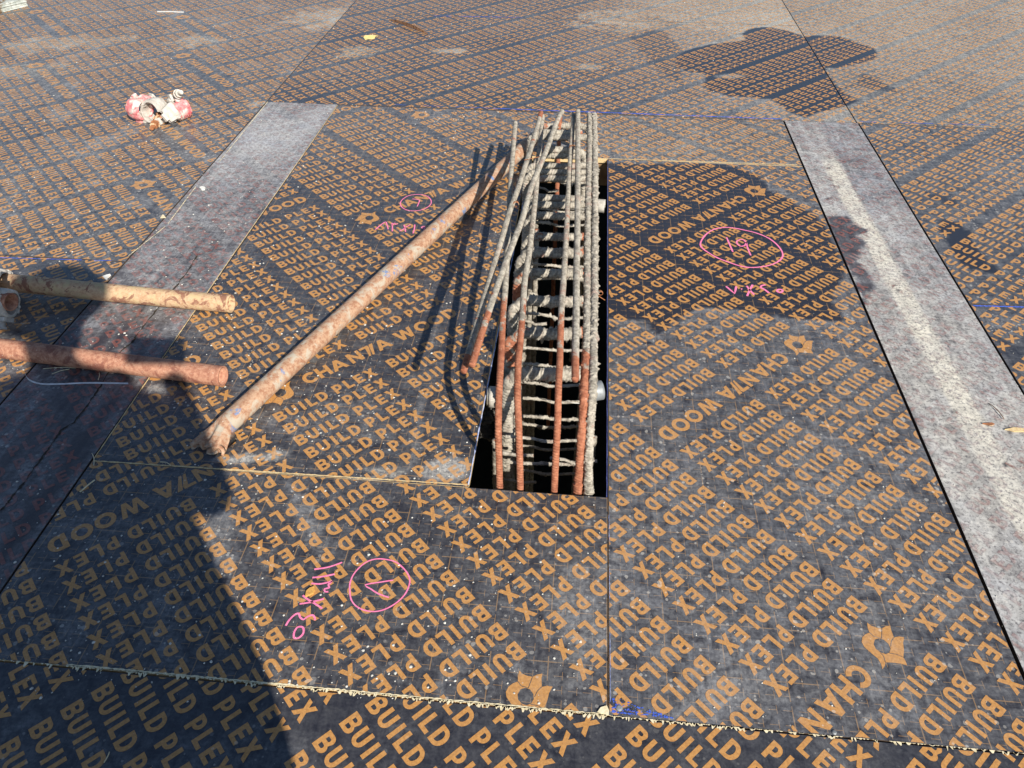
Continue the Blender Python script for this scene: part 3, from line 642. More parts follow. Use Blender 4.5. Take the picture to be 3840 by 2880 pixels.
ZB = .175                     # height of the bent-over bars above the deck (units)
def bent_bar(pix, z_far, z_near=ZB, bend=1430, ybase=.892, deep=True):
    """pixels from the low near end to the far end; the low part rises nearly upright out of the opening"""
    pts = []
    for px, py in pix:
        gy = G(px, py)[1]
        if py > bend:
            y0 = ybase+(G(px, bend)[1]*(1-z_near)-ybase)*((pix[0][1]-py)/(pix[0][1]-bend))**2.0
            q = PY(px, py, y0)
        else:
            f = (bend-py)/(bend-pix[-1][1]); q = P(px, py, z_near+(z_far-z_near)*f)
        pts.append(q)
    if deep:
        d = pts[0]; pts = [Vector((d.x+.01, d.y-.012, -.9)), Vector((d.x+.005, d.y-.006, -.5)), Vector((d.x, d.y-.002, d.z-.12))] + pts
    return pts
GB = 'long reinforcing bars bent over the opening'
def rustby(zlim, soft=.05):
    return zlim
bars = [
 ('outermost left loose bar, grey, with a rusty sawn lower end over the sheet', [(1738,1394),(1800,1174),(1838,1043),(1886,880),(1912,790),(1943,706),(1969,624),(1995,543),(2014,478),(2029,422)], .200, .165, False, .0064, lambda t, s: np.where(s < .05, .9, np.where(t > .965, .8, .18)), .05),
 ('loose bar with bright rusty lower end crossing over two other bars', [(1769,1371),(1800,1270),(1845,1130),(1890,1003),(1928,901),(1959,819),(1991,706),(2024,624),(2057,543),(2086,461),(2109,416)], .212, .185, False, .0066, lambda t, s: np.clip(1.0-s/.35, .12, 1), .04),
 ('bar rising at the left front corner of the opening, rusty below and grey above', [(1874,1824),(1869,1620),(1871,1490),(1876,1392),(1881,1303),(1887,1173),(1897,1043),(1913,722),(1926,543),(1933,461)], .165, .160, True, .0068, lambda t, s: np.clip(1-(s-1.15)/.42, .1, 1), .05),
 ('slightly curved bar with ribbed rusty foot just right of the left corner bar', [(1951,1829),(1946,1620),(1941,1490),(1943,1368),(1952,1270),(1962,1140),(1969,1043),(1985,945),(2008,738),(2018,611),(2035,435)], .170, .160, True, .0068, lambda t, s: np.clip(1-(s-1.18)/.36, .1, 1), .06),
 ('bar standing alone in the middle of the opening with a ribbed rusty foot', [(2078,1845),(2086,1680),(2091,1588),(2094,1458),(2099,1360),(2105,1173),(2114,1043),(2125,860),(2131,738),(2138,608),(2151,432)], .175, .165, True, .0068, lambda t, s: np.clip(1-(s-1.14)/.34, .12, 1), .05),
 ('short bar whose cut lower end stops beside the lone middle bar', [(2157,1425),(2158,1303),(2161,1140),(2162,1010),(2165,868),(2166,738),(2167,575),(2167,416)], .190, .175, False, .0068, lambda t, s: np.where(s < .07, .75, .12), .10),
 ('thickly cement-crusted bar with rusty foot at the right of the opening', [(2167,1845),(2177,1685),(2186,1555),(2190,1458),(2200,1270),(2202,1075),(2203,912),(2205,771),(2210,575),(2211,429)], .178, .168, True, .0080, lambda t, s: np.clip(1-(s-1.08)/.26, .0, 1), .45),
 ('rightmost long bar, rough white cement along its whole length', [(2206,1848),(2208,1718),(2214,1588),(2223,1458),(2226,1270),(2229,1043),(2231,803),(2231,608),(2229,429)], .178, .168, True, .0082, lambda t, s: np.zeros_like(s)-.2, .6),
]
for i, (lb, pix, zf, zn, dp, r, rf, lm) in enumerate(bars):
    pts = bent_bar(pix, zf, zn, deep=dp)
    o = add_sweep('reinforcing_bar', [sweep(pts, r*.97, 18, .0014, ribs=.24 if lm < .2 else .12, pitch=.0068, rough=.10+lm*.7, lump=lm*1.3, seed=i+1, rustf=rf)], M_bar)
    tag(o, lb, 'rebar', GB)

# hooked bars across the opening: (left px, right px, py, radius, height, side the bar comes up on, cement)
hooks = [
 (2035,2200,474,.0095,.100,1,.2,'hooked bar farthest along the opening, level with the tops of the long bars'),
 (2010,2180,496,.0095,.095,-1,.2,'second hooked bar from the far end of the opening'),
 (1990,2240,512,.0100,.085,-1,.3,'third hooked bar from the far end, just beyond the short loose bar top'),
 (2040,2180,560,.0105,.100,1,.4,'cement-lumped hooked bar lying just beyond the far plywood edge'),
 (2040,2230,580,.0110,.080,-1,.3,'thick cross bar directly over the far edge of the opening'),
 (2000,2240,620,.0090,.075,-1,.1,'first clean ribbed hook inside the far edge'),
 (2000,2240,644,.0090,.080,-1,.1,'second clean ribbed hook inside the far edge'),
 (2022,2240,668,.0088,.075,-1,.1,'third clean ribbed hook inside the far edge, curving down at its left'),
 (2015,2190,742,.0095,.070,-1,.2,'ribbed hook just nearer than the far cross tube, curving down at its left'),
 (2010,2190,768,.0095,.070,-1,.2,'ribbed hook paired with the one by the far cross tube'),
 (2005,2205,808,.0098,.075,-1,.2,'ribbed hook above the first square gap in the cage'),
 (2000,2195,886,.0098,.080,-1,.2,'ribbed hook with a wire tie round it, between two square gaps'),
 (1985,2190,946,.0125,.080,-1,.6,'thick cement-covered hook with a lump on top'),
 (1975,2200,1022,.0105,.080,-1,.2,'ribbed hook with a wide curl at its left'),
 (1965,2195,1040,.0085,.070,1,.2,'dark hook lying under the wide curled one'),
 (1960,2195,1128,.0120,.080,-1,.5,'pale cement-covered double hook at the middle of the cage'),
 (1955,2195,1248,.0125,.080,-1,.6,'cement-crusted hook at the middle, rust showing at its left curl'),
 (1945,2190,1400,.0135,.075,-1,.5,'nearest thick hook, rough with cement, above the near tube stub'),
]
HG = 'hooked bar ends across the opening'
for i, (xl, xr, py, r, z, side, cm, lb) in enumerate(hooks):
    a = P(xl, py, z); b = P(xr, py+rnd.uniform(-3,6), z-.006); rb = .030
    if side < 0:
        q = Vector((max(a.x, (HX0+.028)*S), a.y, a.z)); pts = [Vector((q.x-rb*.9,q.y-.012,-.8)), Vector((q.x-rb*.9,q.y-.012,-.25)), Vector((q.x-rb*.85,q.y-.010,q.z-rb*2.0)), Vector((q.x-rb*.45,q.y-.006,q.z-rb*.55)), Vector((q.x+rb*.35,q.y,q.z-rb*.02)), Vector(((q.x+b.x)/2, q.y+.002, q.z)), b]
    else:
        q = Vector((min(b.x, (HX1-.030)*S), b.y, b.z)); pts = [Vector((q.x+rb*.5,q.y-.01,-.8)), Vector((q.x+rb*.5,q.y-.01,-.25)), Vector((q.x+rb*.5,q.y-.008,q.z-rb*1.8)), Vector((q.x+rb*.2,q.y-.003,q.z-rb*.5)), Vector((q.x-rb*.6,q.y,q.z)), Vector(((q.x+a.x)/2, q.y, q.z)), a]
    rf = (lambda t, s, k=rnd.random(): np.where(t > .985, .5, .12+.5*(k > .7)*np.exp(-((t-.80)/.05)**2)))
    o = add_sweep('hooked_bar', [sweep(pts, r*1.08, 16, .0018, ribs=.24 if cm < .3 else .14, pitch=.0085, rough=.18+.5*cm, lump=cm*1.1, seed=40+i, rustf=rf)], M_bar)
    tag(o, lb, 'rebar', HG)

# stirrups (thin ties) deeper in the opening
ties = [(2040,2215,678,.02,'tie highest up near the far end of the opening'),(2022,2095,706,.0,'short-lit tie behind the far cross tube'),(2022,2215,785,-.01,'thin tie between the paired ribbed hooks and the next hook'),
 (2000,2210,835,.02,'thin tie in the first square gap of the cage'),(1995,2240,992,.03,'thin tie in front of the lumpy hook'),(1985,2060,1103,-.02,'short lumpy tie left of the middle bar'),(1970,2235,1178,.02,'long tie crossing under three bars at mid length'),
 (1968,2050,1205,-.03,'short tie just below the long mid one'),(1960,2230,1306,-.02,'tie with two shadow bands left of the middle bar'),(1955,2230,1366,.03,'two-part tie in front of the crusted hook'),
 (1940,2210,1434,-.03,'stub tie beside the near tube'),(1960,2215,1495,-.05,'lumpy tie level with the near tube stub'),(1955,2230,1562,-.05,'sagging tie between the left rusty feet and the middle bar'),(1895,2215,1640,-.02,'brightest tie running from the left rusty foot to the right bar'),
 (1885,2000,1700,-.03,'stub tie ending left of the middle bar near the front'),(2062,2240,1720,-.03,'stub tie poking left from the right bars near the front'),(1895,2215,1735,-.07,'lower lumpy tie near the front'),(1890,2010,1800,-.16,'dark tie deep in the near left corner'),
 (1900,2215,1590,-.14,'dark deep tie below the sagging one'),(1900,2215,1672,-.17,'dark deep tie below the brightest one'),(1900,2215,1765,-.2,'lowest dark tie at the front')]
for i, (xl, xr, py, z, lb) in enumerate(ties):
    a = P(xl, py-3, z); b = P(xr, py+8, z); a.x = max(a.x, (HX0+.012)*S); b.x = min(b.x, (HX1-.012)*S); m_ = (a+b)/2+Vector((0,rnd.uniform(-.004,.004),-.006-.006*rnd.random()))
    o = add_sweep('stirrup_tie', [sweep([a, a.lerp(b,.3)+Vector((0,0,-.003)), m_, b], .0036, 10, .0018, ribs=.12, pitch=.006, rough=.35, lump=.9 if i % 3 else 1.8, seed=80+i, rustf=lambda t, s: np.zeros_like(s)+.05)], M_bar)
    tag(o, lb, 'rebar tie', 'thin stirrups inside the cage')
# upright bars of the cage
ups = [(1945,1450,.03,.0068,1860,'upright at the left behind the curved bar'),(1918,1500,-.01,.0062,1800,'thin pale upright left of the curved bar foot'),(1858,1650,-.04,.0075,1850,'outer left upright, cement-blotched, near the near tube stub'),
 (2225,1640,-.01,.0072,1860,'outer right upright with crumbling cement at its foot'),(1962,980,.05,.0085,1000,'cement-wrapped upright under the lumpy hook'),(1990,905,.05,.0070,940,'ribbed upright beside the lone square gap'),
 (2012,860,.04,.0070,900,'second ribbed upright beside the lone square gap'),(2100,430,.13,.0075,470,'rusty stub behind the top of the crossing loose bar')]
for i, (px, py, z, r, _, lb) in enumerate(ups):
    a = P(px, py, z); o = add_sweep('upright_bar', [sweep([Vector((a.x+.004, a.y-.006, -1.4)), Vector((a.x, a.y-.002, a.z-.25)), a], r*1.05, 12, .0032, ribs=.14, pitch=.011, rough=.3, lump=.6 if i in (2,3,4) else .2, seed=120+i, rustf=(lambda t, s: np.zeros_like(s)+(.75 if i >= 7 else .15)))], M_bar)
    tag(o, lb, 'rebar', 'uprights of the cage')
# hole-side crust on the right pair of bars
# cross tubes in the opening
def tube(name, a, b, r, mat, label, group, hollow=.16, ds=.006, rough=.02, parts=True, lump=0, squash=None, seed=3):
    v = sweep([a, b], r, 40, ds, rough=rough, lump=lump, seed=seed, hollow=hollow, squash=squash)
    o = add_sweep(name, [v], mat); tag(o, label, 'steel tube', group); return o
RT = .0242
def atx(p, x): p = p.copy(); p.x = x; return p
q = P(1826, 1488, -.01); tube('spacer_stub', Vector(((HX0+.008)*S, q.y, q.z)), Vector(((HX0+.050)*S, q.y+.004, q.z-.002)), .0265, M_tube_g, 'short cement-white stub at the left of the opening behind the corner bar', 'stubs against the sides of the opening', lump=.1, rough=.08)
q = P(2246, 1466, .02); tube('spacer_stub', Vector(((HX1-.050)*S, q.y-.012, q.z)), Vector(((HX1-.013)*S, q.y+.004, q.z)), .0235, M_galv, 'short galvanised stub at the right of the opening behind the crusted bars', 'stubs against the sides of the opening', lump=.03, rough=.03, hollow=.0)
tube('steel_tube', Vector(((HX0+.010)*S, 1.93*S, -.004)), Vector(((HX1-.008)*S, 1.905*S, -.002)), .0225, M_tube_g, 'cement-covered tube laid across the far part of the opening, grey end at the right', 'steel tubes laid across the opening', lump=.05, rough=.05, seed=9)

# tie wires
def wire(pts, r=.0009, mat=M_rustb, name='tie_wire', label=None, parent=None):
    o = add_sweep(name, [sweep(pts, r, 6, .003)], mat, parent)
    if label: tag(o, label, 'wire', 'tie wires on the bars')
    return o
def ring_wire(px, py, z, rx, tail, label):
    c = P(px, py, z); pts = [c+Vector((rx*math.cos(a), .004*math.sin(a*.5), rx*math.sin(a))) for a in np.linspace(0, 2*PI*1.6, 18)]
    pts += [pts[-1]+Vector(tail)*.5, pts[-1]+Vector(tail)]; wire(pts, label=label)
ring_wire(1935, 766, .19, .0078, (.022,-.03,.006), 'tie wire twisted round the left loose bar above the pipe')
ring_wire(2042, 578, .205, .0080, (-.05,-.045,.006), 'tie wire round the crossing loose bar with long tails')
ring_wire(2145, 554, .178, .0080, (.035,.0,.004), 'tie wire linking the lone middle bar to the short bar')
ring_wire(2025, 888, .082, .0110, (.01,-.02,.006), 'tie wire round the ribbed hook between the square gaps')
wire([P(2122,1502,.02), P(2145,1510,.025), P(2172,1512,.02)], .0011, M_cem, label='stray pale wire beside the right bars near the front')
ring_wire(2250, 1100, .12, .007, (.02,.01,-.02), 'rusty wire curl at the right side of the opening')

# loose scaffold tubes on the deck
def crush(V, C, U, W, s, L, TT, R):
    # the lower end of the long tube is flattened and folded open
    for i in range(len(s)):
        t = 1-s[i]/.075
        if t <= 0: continue
        t = min(t, 1.); e = t*t*(3-2*t); up = np.array([0,0,1.]); side = W[i]-up*(W[i]@up); side /= np.linalg.norm(side)
        for k in range(V.shape[1]):
            d = V[i,k]-C[i]; z = d@up; h = d@side
            V[i,k] = C[i]+side*h*(1+.75*e)+up*(z*(1-.62*e)-RT*.55*e+ .010*e*math.sin(h*160)*(1 if z > 0 else .2)+.004*e*math.sin(h*420+1))
            if i < 3: V[i,k] += (C[3]-C[4])/np.linalg.norm(C[3]-C[4])*(.006*math.sin(h*230)+.004*math.sin(h*530))
    return V
a = P(768, 1668, .0193); b = P(2003, 520, .030)
o = add_sweep('steel_tube', [sweep([a, a.lerp(b,.5), b], RT, 48, .005, rough=.03, seed=5, hollow=.12, squash=crush)], M_pipe_l)
tag(o, 'long rusty diagonal tube with a crushed near end', 'steel tube', 'loose scaffold tubes on the deck')
ea = P(868, 1139, .0200); d_ = P(200, 1080, .028)-ea
o = add_sweep('steel_tube', [sweep([ea, ea+d_*.5, ea+d_*2.2+Vector((0,0,.012))], RT*1.03, 44, .006, rough=.02, seed=6, hollow=.14)], M_pipe_y)
tag(o, 'flaking yellow painted tube, the farther of the two short tubes at the left edge', 'steel tube', 'loose scaffold tubes on the deck')
ea = P(837, 1411, .0200); d_ = P(200, 1331, .020)-ea
o = add_sweep('steel_tube', [sweep([ea, ea+d_*.6, ea+d_*2.2], RT*1.05, 44, .006, rough=.02, seed=8, hollow=.14)], M_pipe_r)
tag(o, 'red-brown rusty tube, the nearer of the two short tubes at the left edge', 'steel tube', 'loose scaffold tubes on the deck')
ea = P(42, 1133, .065); o = add_sweep('steel_tube', [sweep([ea, ea+Vector((-.35,.05,0)), ea+Vector((-.9,.10,.0))], RT*.98, 40, .006, rough=.02, seed=12, hollow=.14)], M_pipe_r)
tag(o, 'rusty tube stub poking out of the white clamp at the left edge', 'steel tube', 'loose scaffold tubes on the deck')

# ---------------------------------------------------------------- scaffold clamps
def band(bm, r, wd, th, a0, a1, n=18, flare=0, ridges=0):
    rings = []
    for i in range(n+1):
        a = math.radians(a0+(a1-a0)*i/n); bulge = .0025*ridges*abs(math.sin(i/n*PI*3)); w_ = wd*(1+flare*math.sin(i/n*PI))
        rr = [(r, -w_/2), (r, w_/2), (r+th+bulge, w_/2*.92), (r+th*1.5+bulge, w_*.18), (r+th*1.5+bulge, -w_*.18), (r+th+bulge, -w_/2*.92)]
        rings.append([bm.verts.new((q*math.cos(a), z, q*math.sin(a))) for q, z in rr])
    for p, q in zip(rings[:-1], rings[1:]):
        for j in range(6): bm.faces.new((p[j], p[(j+1)%6], q[(j+1)%6], q[j]))
    bm.faces.new(rings[0][::-1]); bm.faces.new(rings[-1])
def cyl(bm, a, b, r, n=12, r2=None):
    a = Vector(a); b = Vector(b); d = b-a; q = d.to_track_quat('Z','Y').to_matrix().to_4x4()
    bmesh.ops.create_cone(bm, cap_ends=True, segments=n, radius1=r, radius2=r2 if r2 is not None else r, depth=d.length, matrix=Matrix.Translation((a+b)/2) @ q)
def clamp(name, loc, rot, label, m_body, m_flap, m_bolt, open_=35, group='scaffold clamps', slots=True):
    r0 = empty(name, loc, rot); r0.scale = (1.25,)*3 if 'pink' in group else (1.1,)*3; tag(r0, label, 'clamp', group); R0 = .0245
    bm = bmesh.new(); band(bm, R0, .044, .006, 150, 345, 22, .12, 1); box_bm(bm, Vector((0,0,-R0-.012)), (.040,.040,.012)); 
    for sgn in (-1, 1): box_bm(bm, Vector((-R0-.010, sgn*.013, .010)), (.022,.008,.020))
    for sgn in (-1, 1): box_bm(bm, Vector((R0+.007, sgn*.014, -.010)), (.018,.008,.018))
    bmesh.ops.recalc_face_normals(bm, faces=bm.faces[:]); bmesh.ops.bevel(bm, geom=bm.edges[:], offset=.0012, segments=1, affect='EDGES'); obj_bm('saddle', bm, m_body, r0)
    bm = bmesh.new(); bm2 = band(bm, R0+.001, .046, .0055, 0, 150, 18, .15, 1)
    if slots:
        for k in range(-2, 3): 
            for a in range(25, 120, 8):
                t0 = math.radians(a); t1 = math.radians(a+8); q = R0+.0105
                cyl(bm, (q*math.cos(t0), k*.0085, q*math.sin(t0)), (q*math.cos(t1), k*.0085, q*math.sin(t1)), .0020, 6)
    box_bm(bm, Vector((-R0-.006, 0, R0*.62)), (.016,.024,.010))
    bmesh.ops.transform(bm, matrix=Matrix.Translation((R0+.004,0,0)) @ Matrix.Rotation(math.radians(open_), 4, 'Y') @ Matrix.Translation((-R0-.004,0,0)), verts=bm.verts[:])
    bmesh.ops.recalc_face_normals(bm, faces=bm.faces[:]); fl = obj_bm('flap', bm, m_flap, r0)
    bm = bmesh.new(); cyl(bm, (R0+.006,-.023,-.002), (R0+.006,.023,-.002), .0042); obj_bm('hinge_pin', bm, m_bolt, r0)
    bm = bmesh.new(); cyl(bm, (-R0-.011,0,.008), (-R0-.024,0,.085), .0062, 12)
    for k in range(12):
        a = Vector((-R0-.011,0,.008)).lerp(Vector((-R0-.024,0,.085)), .45+k*.045); cyl(bm, a, a+Vector((-.0004,0,.0018)), .0070, 12)
    bt = obj_bm('bolt', bm, m_bolt, r0)
    bm = bmesh.new(); a = Vector((-R0-.011,0,.008)).lerp(Vector((-R0-.024,0,.085)), .55); cyl(bm, a, a+Vector((-.0022,0,.013)), .0125, 6); cyl(bm, a-Vector((-.0004,0,.0025)), a, .0145, 16); obj_bm('nut', bm, m_bolt, bt)
    bm = bmesh.new(); cyl(bm, (0,0,-R0-.016), (0,0,-R0-.030), .011, 14); cyl(bm, (0,0,-R0-.030), (0,0,-R0-.036), .016, 6); obj_bm('rivet', bm, m_bolt, r0)
    return r0
q = P(528, 405, .040)
clamp('scaffold_clamp', q, (math.radians(0), math.radians(-105), math.radians(68)), 'pink and white clamp standing on edge, left one of the pair on the grey sheet', M_pinkd, M_pinkd, M_pale, 12, 'pair of pink scaffold clamps', slots=False)
q = P(575, 420, .030)
clamp('scaffold_clamp', q, (math.radians(20), math.radians(-60), math.radians(150)), 'white half clamp tipped over between the two pink clamps', M_pale, M_pale, M_pale, 30, 'pair of pink scaffold clamps', slots=False)
q = P(632, 425, .022)
clamp('scaffold_clamp', q, (math.radians(80), math.radians(-30), math.radians(20)), 'rusty and red clamp piece lying low between the two pink clamps', M_rustb, M_pale, M_rustb, 50, 'pair of pink scaffold clamps', slots=False)
q = P(668, 402, .036)
clamp('scaffold_clamp', q, (math.radians(15), math.radians(75), math.radians(-25)), 'pink clamp with ribbed open flap, right one of the pair', M_pale, M_pinkd, M_pale, 20, 'pair of pink scaffold clamps')
q = P(8, 1140, .055)
clamp('scaffold_clamp', q, (math.radians(5), math.radians(40), math.radians(95)), 'cement-white clamp at the left edge gripping the tube stub', M_pale, M_pale, M_pale, 8, 'white scaffold clamps at the left edge', slots=False)
q = P(-10, 1062, .040)
clamp('scaffold_clamp', q, (math.radians(0), math.radians(-30), math.radians(90)), 'cement-white clamp at the left edge round the yellow tube', M_pale, M_pale, M_pale, 8, 'white scaffold clamps at the left edge', slots=False)

M_dark = simple('dark_caked_steel', (.05,.045,.04), (.16,.145,.12), 60, .85)
# clamp pieces seen in the opening
q = P(1840, 1592, -.13); clamp('scaffold_clamp', q, (math.radians(10), math.radians(70), math.radians(10)), 'dark cement-caked clamp at the left side of the opening near its front', M_dark, M_dark, M_dark, 10, 'clamps inside the opening', slots=False)

# ---------------------------------------------------------------- small loose things
def flatpoly(name, pix, th, mat, label, cat, lift=.0, curl=0., group=None, k=1):
    pts = [P(*p) for p in pix]; bm = bmesh.new(); n = len(pts)
    c = sum(pts, Vector())/n
    top = [bm.verts.new((p.x, p.y, .001+th+lift*((p-c).length/.05)+curl*math.sin(i*2.3))) for i, p in enumerate(pts)]
    bot = [bm.verts.new((v.co.x, v.co.y, v.co.z-th)) for v in top]
    bm.faces.new(top); bm.faces.new(bot[::-1])
    for i in range(n): bm.faces.new((top[i-1], bot[i-1], bot[i], top[i]))
    bmesh.ops.recalc_face_normals(bm, faces=bm.faces[:]); bmesh.ops.triangulate(bm, faces=bm.faces[:])
    return tag(obj_bm(name, bm, mat), label, cat, group)
zz = lambda ps, x0, y0, k: [(x0+a*k, y0+b*k) for a, b in ps]
kk = 360/2212
# upstanding thin splinter at the top
bm = bmesh.new(); A = P(1460, 76, 0); Bq = P(1605, 130, 0); n = 14; rows = []
for i in range(n+1):
    t = i/n; p = A.lerp(Bq, t); h = .018*math.sin(PI*min(1,max(0,t)))**.7+.0015; dn = Vector((.0035,-.002,0)); z0 = .003*math.sin(PI*t)
    rows.append([bm.verts.new(p+Vector((0,0,z0+.0005))-dn*.4), bm.verts.new(p+Vector((0,0,z0+.0005))+dn*.4), bm.verts.new(p+dn*.5+Vector((0,.006,h))), bm.verts.new(p-dn*.5+Vector((0,.006,h)))])
for p, q in zip(rows[:-1], rows[1:]):
    for j in range(4): bm.faces.new((p[j], p[(j+1)%4], q[(j+1)%4], q[j]))
bm.faces.new(rows[0][::-1]); bm.faces.new(rows[-1]); bmesh.ops.recalc_face_normals(bm, faces=bm.faces[:])
tag(obj_bm('wood_splinter', bm, M_wood), 'long brown splinter of wood on the far black sheet near the top', 'wood splinter')
flatpoly('fallen_leaf', zz([(140,620),(180,585),(260,570),(340,575),(400,572),(480,585),(420,605),(400,640),(330,655),(250,670),(180,672)],1340,40,kk), .0012, simple('yellow_leaf', (.80,.60,.16), (.86,.70,.30), 60, .7), 'small yellow leaf beside the brown splinter near the top', 'leaf', curl=.002)
flatpoly('wood_chip', [(1146,2242),(1150,2222),(1163,2208),(1180,2205),(1182,2216),(1176,2228),(1160,2238)], .004, simple('orange_chip', (.66,.36,.08), (.5,.25,.06), 300, .8, stretch=(1,1,1)), 'orange wood chip lying on the pink dimension near the circled V', 'wood chip', lift=.003, curl=.001)
flatpoly('wood_chip', [(2240,2672),(2252,2655),(2275,2648),(2284,2668),(2282,2684)], .002, M_splint, 'pale torn wood chip at the corner where three near sheets meet', 'wood chip')
flatpoly('cement_flake', zz([(980,200),(1010,188),(1050,178),(1060,190),(1030,215),(1020,240),(1000,222)],0,960,500/1270), .0025, M_white, 'white cement flake on the seam beyond the yellow tube', 'cement flake')
flatpoly('cement_flake', zz([(560,515),(575,490),(585,492),(600,512)],320,560,640/1270), .002, M_splint, 'cream flake on the edge of the left grey strip', 'cement flake')
flatpoly('cement_flake', zz([(850,290),(870,282),(895,290),(890,305),(868,308)],320,560,640/1270), .004, M_white, 'round pale flake on the left grey strip near the clamps', 'cement flake')
flatpoly('plastic_strip', [(590,43),(640,43),(690,45),(690,48),(640,46),(590,46)], .001, M_white, 'thin white plastic strip near the top left', 'plastic strip')
def straw(a, b, lb, r=.0012, mat=None):
    A = P(*a, .0012); Bq = P(*b, .0025); wire([A, A.lerp(Bq,.5)+Vector((.002,.002,.002)), Bq], r, mat or M_straw, 'straw', None); tag(col.objects[-1] if 0 else bpy.data.objects[[o.name for o in bpy.data.objects if o.name.startswith('straw')][-1]], lb, 'straw', 'bits of straw on the deck')
for a, b, lb in (((162,1383),(285,1380),'long straw lying just nearer than the red-brown tube'),((195,1402),(260,1385),'short straw crossing the long one by the red-brown tube'),((372,1398),(368,1425),'tiny upright-looking straw right of the crossed pair'),
  ((300,1845),(355,1800),'thick pale straw near the left seam corner'),((345,1700),(352,1745),'straw standing in the seam corner left of the crushed tube'),((600,1732),(640,1745),'pale straw on the seam below the crushed tube'),
  ((390,2860),(410,2820),'faint straw bottom left'),((3708,1512),(3765,1570),'dark twig on the white strip at right')):
    straw(a, b, lb, .0016 if 'thick' in lb else .0009, M_wood if 'dark' in lb else None)
flatpoly('wood_splinter', zz([(470,250),(520,240),(577,246),(577,262),(520,262),(495,254)],3440,1440,400/577), .003, M_edge, 'split sliver of wood on the white strip at the right edge', 'wood splinter')
flatpoly('rusty_nail', zz([(350,218),(400,214),(415,222),(400,230)],3440,1440,400/577), .003, M_rustb, 'rusty nail on the white strip beside the split sliver', 'nail')
def straw_tape():
    pts = [P(93,1395,.003), P(105,1420,.006), P(150,1437,.004), P(230,1438,.004), P(330,1434,.004), P(480,1436,.003)]
    V = []; F = []
    sm = smooth([tuple(p) for p in pts], 8)
    for i, p in enumerate(sm): V += [(p[0], p[1]-.0012, p[2]-.003), (p[0], p[1]+.0012, p[2])]
    for i in range(len(sm)-1): F.append((2*i, 2*i+2, 2*i+3, 2*i+1))
    return mesh_np('plastic_strap', np.array(V), np.array(F), M_plast)
tag(straw_tape(), 'thin translucent strap curling below the red-brown tube in the shade', 'strap')
def screw(px, py, lb, r=.0055):
    bm = bmesh.new(); c = P(px, py); cyl(bm, c+Vector((0,0,-.004)), c+Vector((0,0,.0012)), r, 14); cyl(bm, c+Vector((0,0,.0012)), c+Vector((0,0,.0022)), r, 14, r*.6); box_bm(bm, c+Vector((0,0,.0022)), (r*1.1,.001,.0006)); tag(obj_bm('screw', bm, M_galv), lb, 'screw', 'screw heads holding the sheets')
screw(2322, 2656, 'screw head by the blue smear at the near seam corner'); screw(3128, 2747, 'screw head on the near seam below CHAN', .004)

# timber at top left
bm = bmesh.new(); a = P(105, 22, 0); b = P(-60, 68, 0); d = (b-a); L = 1.0; ang_ = math.atan2(d.y, d.x)
box_bm(bm, Vector((.5, -.06, .022)), (1.0, .12, .040)); bmesh.ops.subdivide_edges(bm, edges=bm.edges[:], cuts=8, use_grid_fill=True)
for v in bm.verts: v.co += Vector((rnd.uniform(-.004,.004), rnd.uniform(-.004,.004), rnd.uniform(-.003,.003)))
o = obj_bm('timber_plank', bm, M_bark, None); o.location = a; o.rotation_euler = (0,0,ang_); tag(o, 'cement-crusted end of a timber plank in the top left corner', 'timber plank')

# cement droplets
def droplets(n, area, smin, smax, seed, label):
    r = random.Random(seed); V = []; F = []
    for i in range(n):
        px, py = area(r); x, y = G(px, py); s_ = (smin+(smax-smin)*r.random()**3); h = s_*.45; k = len(V); m_ = 7; x *= S; y *= S
        if HX0*S-.004 < x < HX1*S+.004 and HY0*S-.004 < y < HY1*S+.004: continue
        ph = r.random()*6
        for j in range(m_): a = ph+j/m_*2*PI; q = s_*r.uniform(.7,1.25); V.append((x+q*math.cos(a), y+q*math.sin(a), .0006))
        for j in range(m_): a = ph+j/m_*2*PI; q = s_*.6; V.append((x+q*math.cos(a), y+q*math.sin(a), .0006+h))
        V.append((x, y, .0006+h*1.15))
        for j in range(m_):
            l = (j+1) % m_; F.append((k+j, k+l, k+m_+l, k+m_+j)); F.append((k+m_+j, k+m_+l, k+2*m_))
    me = bpy.data.meshes.new('cement_droplets'); me.from_pydata(V, [], F); me.materials.append(M_cem)
    for p in me.polygons: p.use_smooth = True
    o = bpy.data.objects.new('cement_droplets', me); col.objects.link(o); tag(o, label, 'cement splashes', kind='stuff')
def areaP1(r):
    while True:
        px, py = r.uniform(350,1950), 400+r.random()**1.1*1400
        x, y = G(px, py)
        if -.82 < x < -.16 and .88 < y < 2.53: return px, py
droplets(750, areaP1, .0009, .0034, 3, 'white cement droplets dried on the sheet left of the opening')
droplets(620, lambda r: (r.uniform(0,2280), r.uniform(1760,2640)), .0006, .0030, 4, 'white cement droplets dried on the sheet in front of the opening')
droplets(600, lambda r: (r.uniform(0,1000), r.uniform(0,1400)), .0010, .0034, 5, 'white cement droplets over the far left sheets')
droplets(220, lambda r: (r.uniform(2300,3840), r.uniform(450,2700)), .0005, .0020, 6, 'fine cement droplets over the right sheets')
droplets(300, lambda r: (r.uniform(1200,2700), r.uniform(10,450)), .0010, .0036, 8, 'white cement droplets over the far middle sheets')
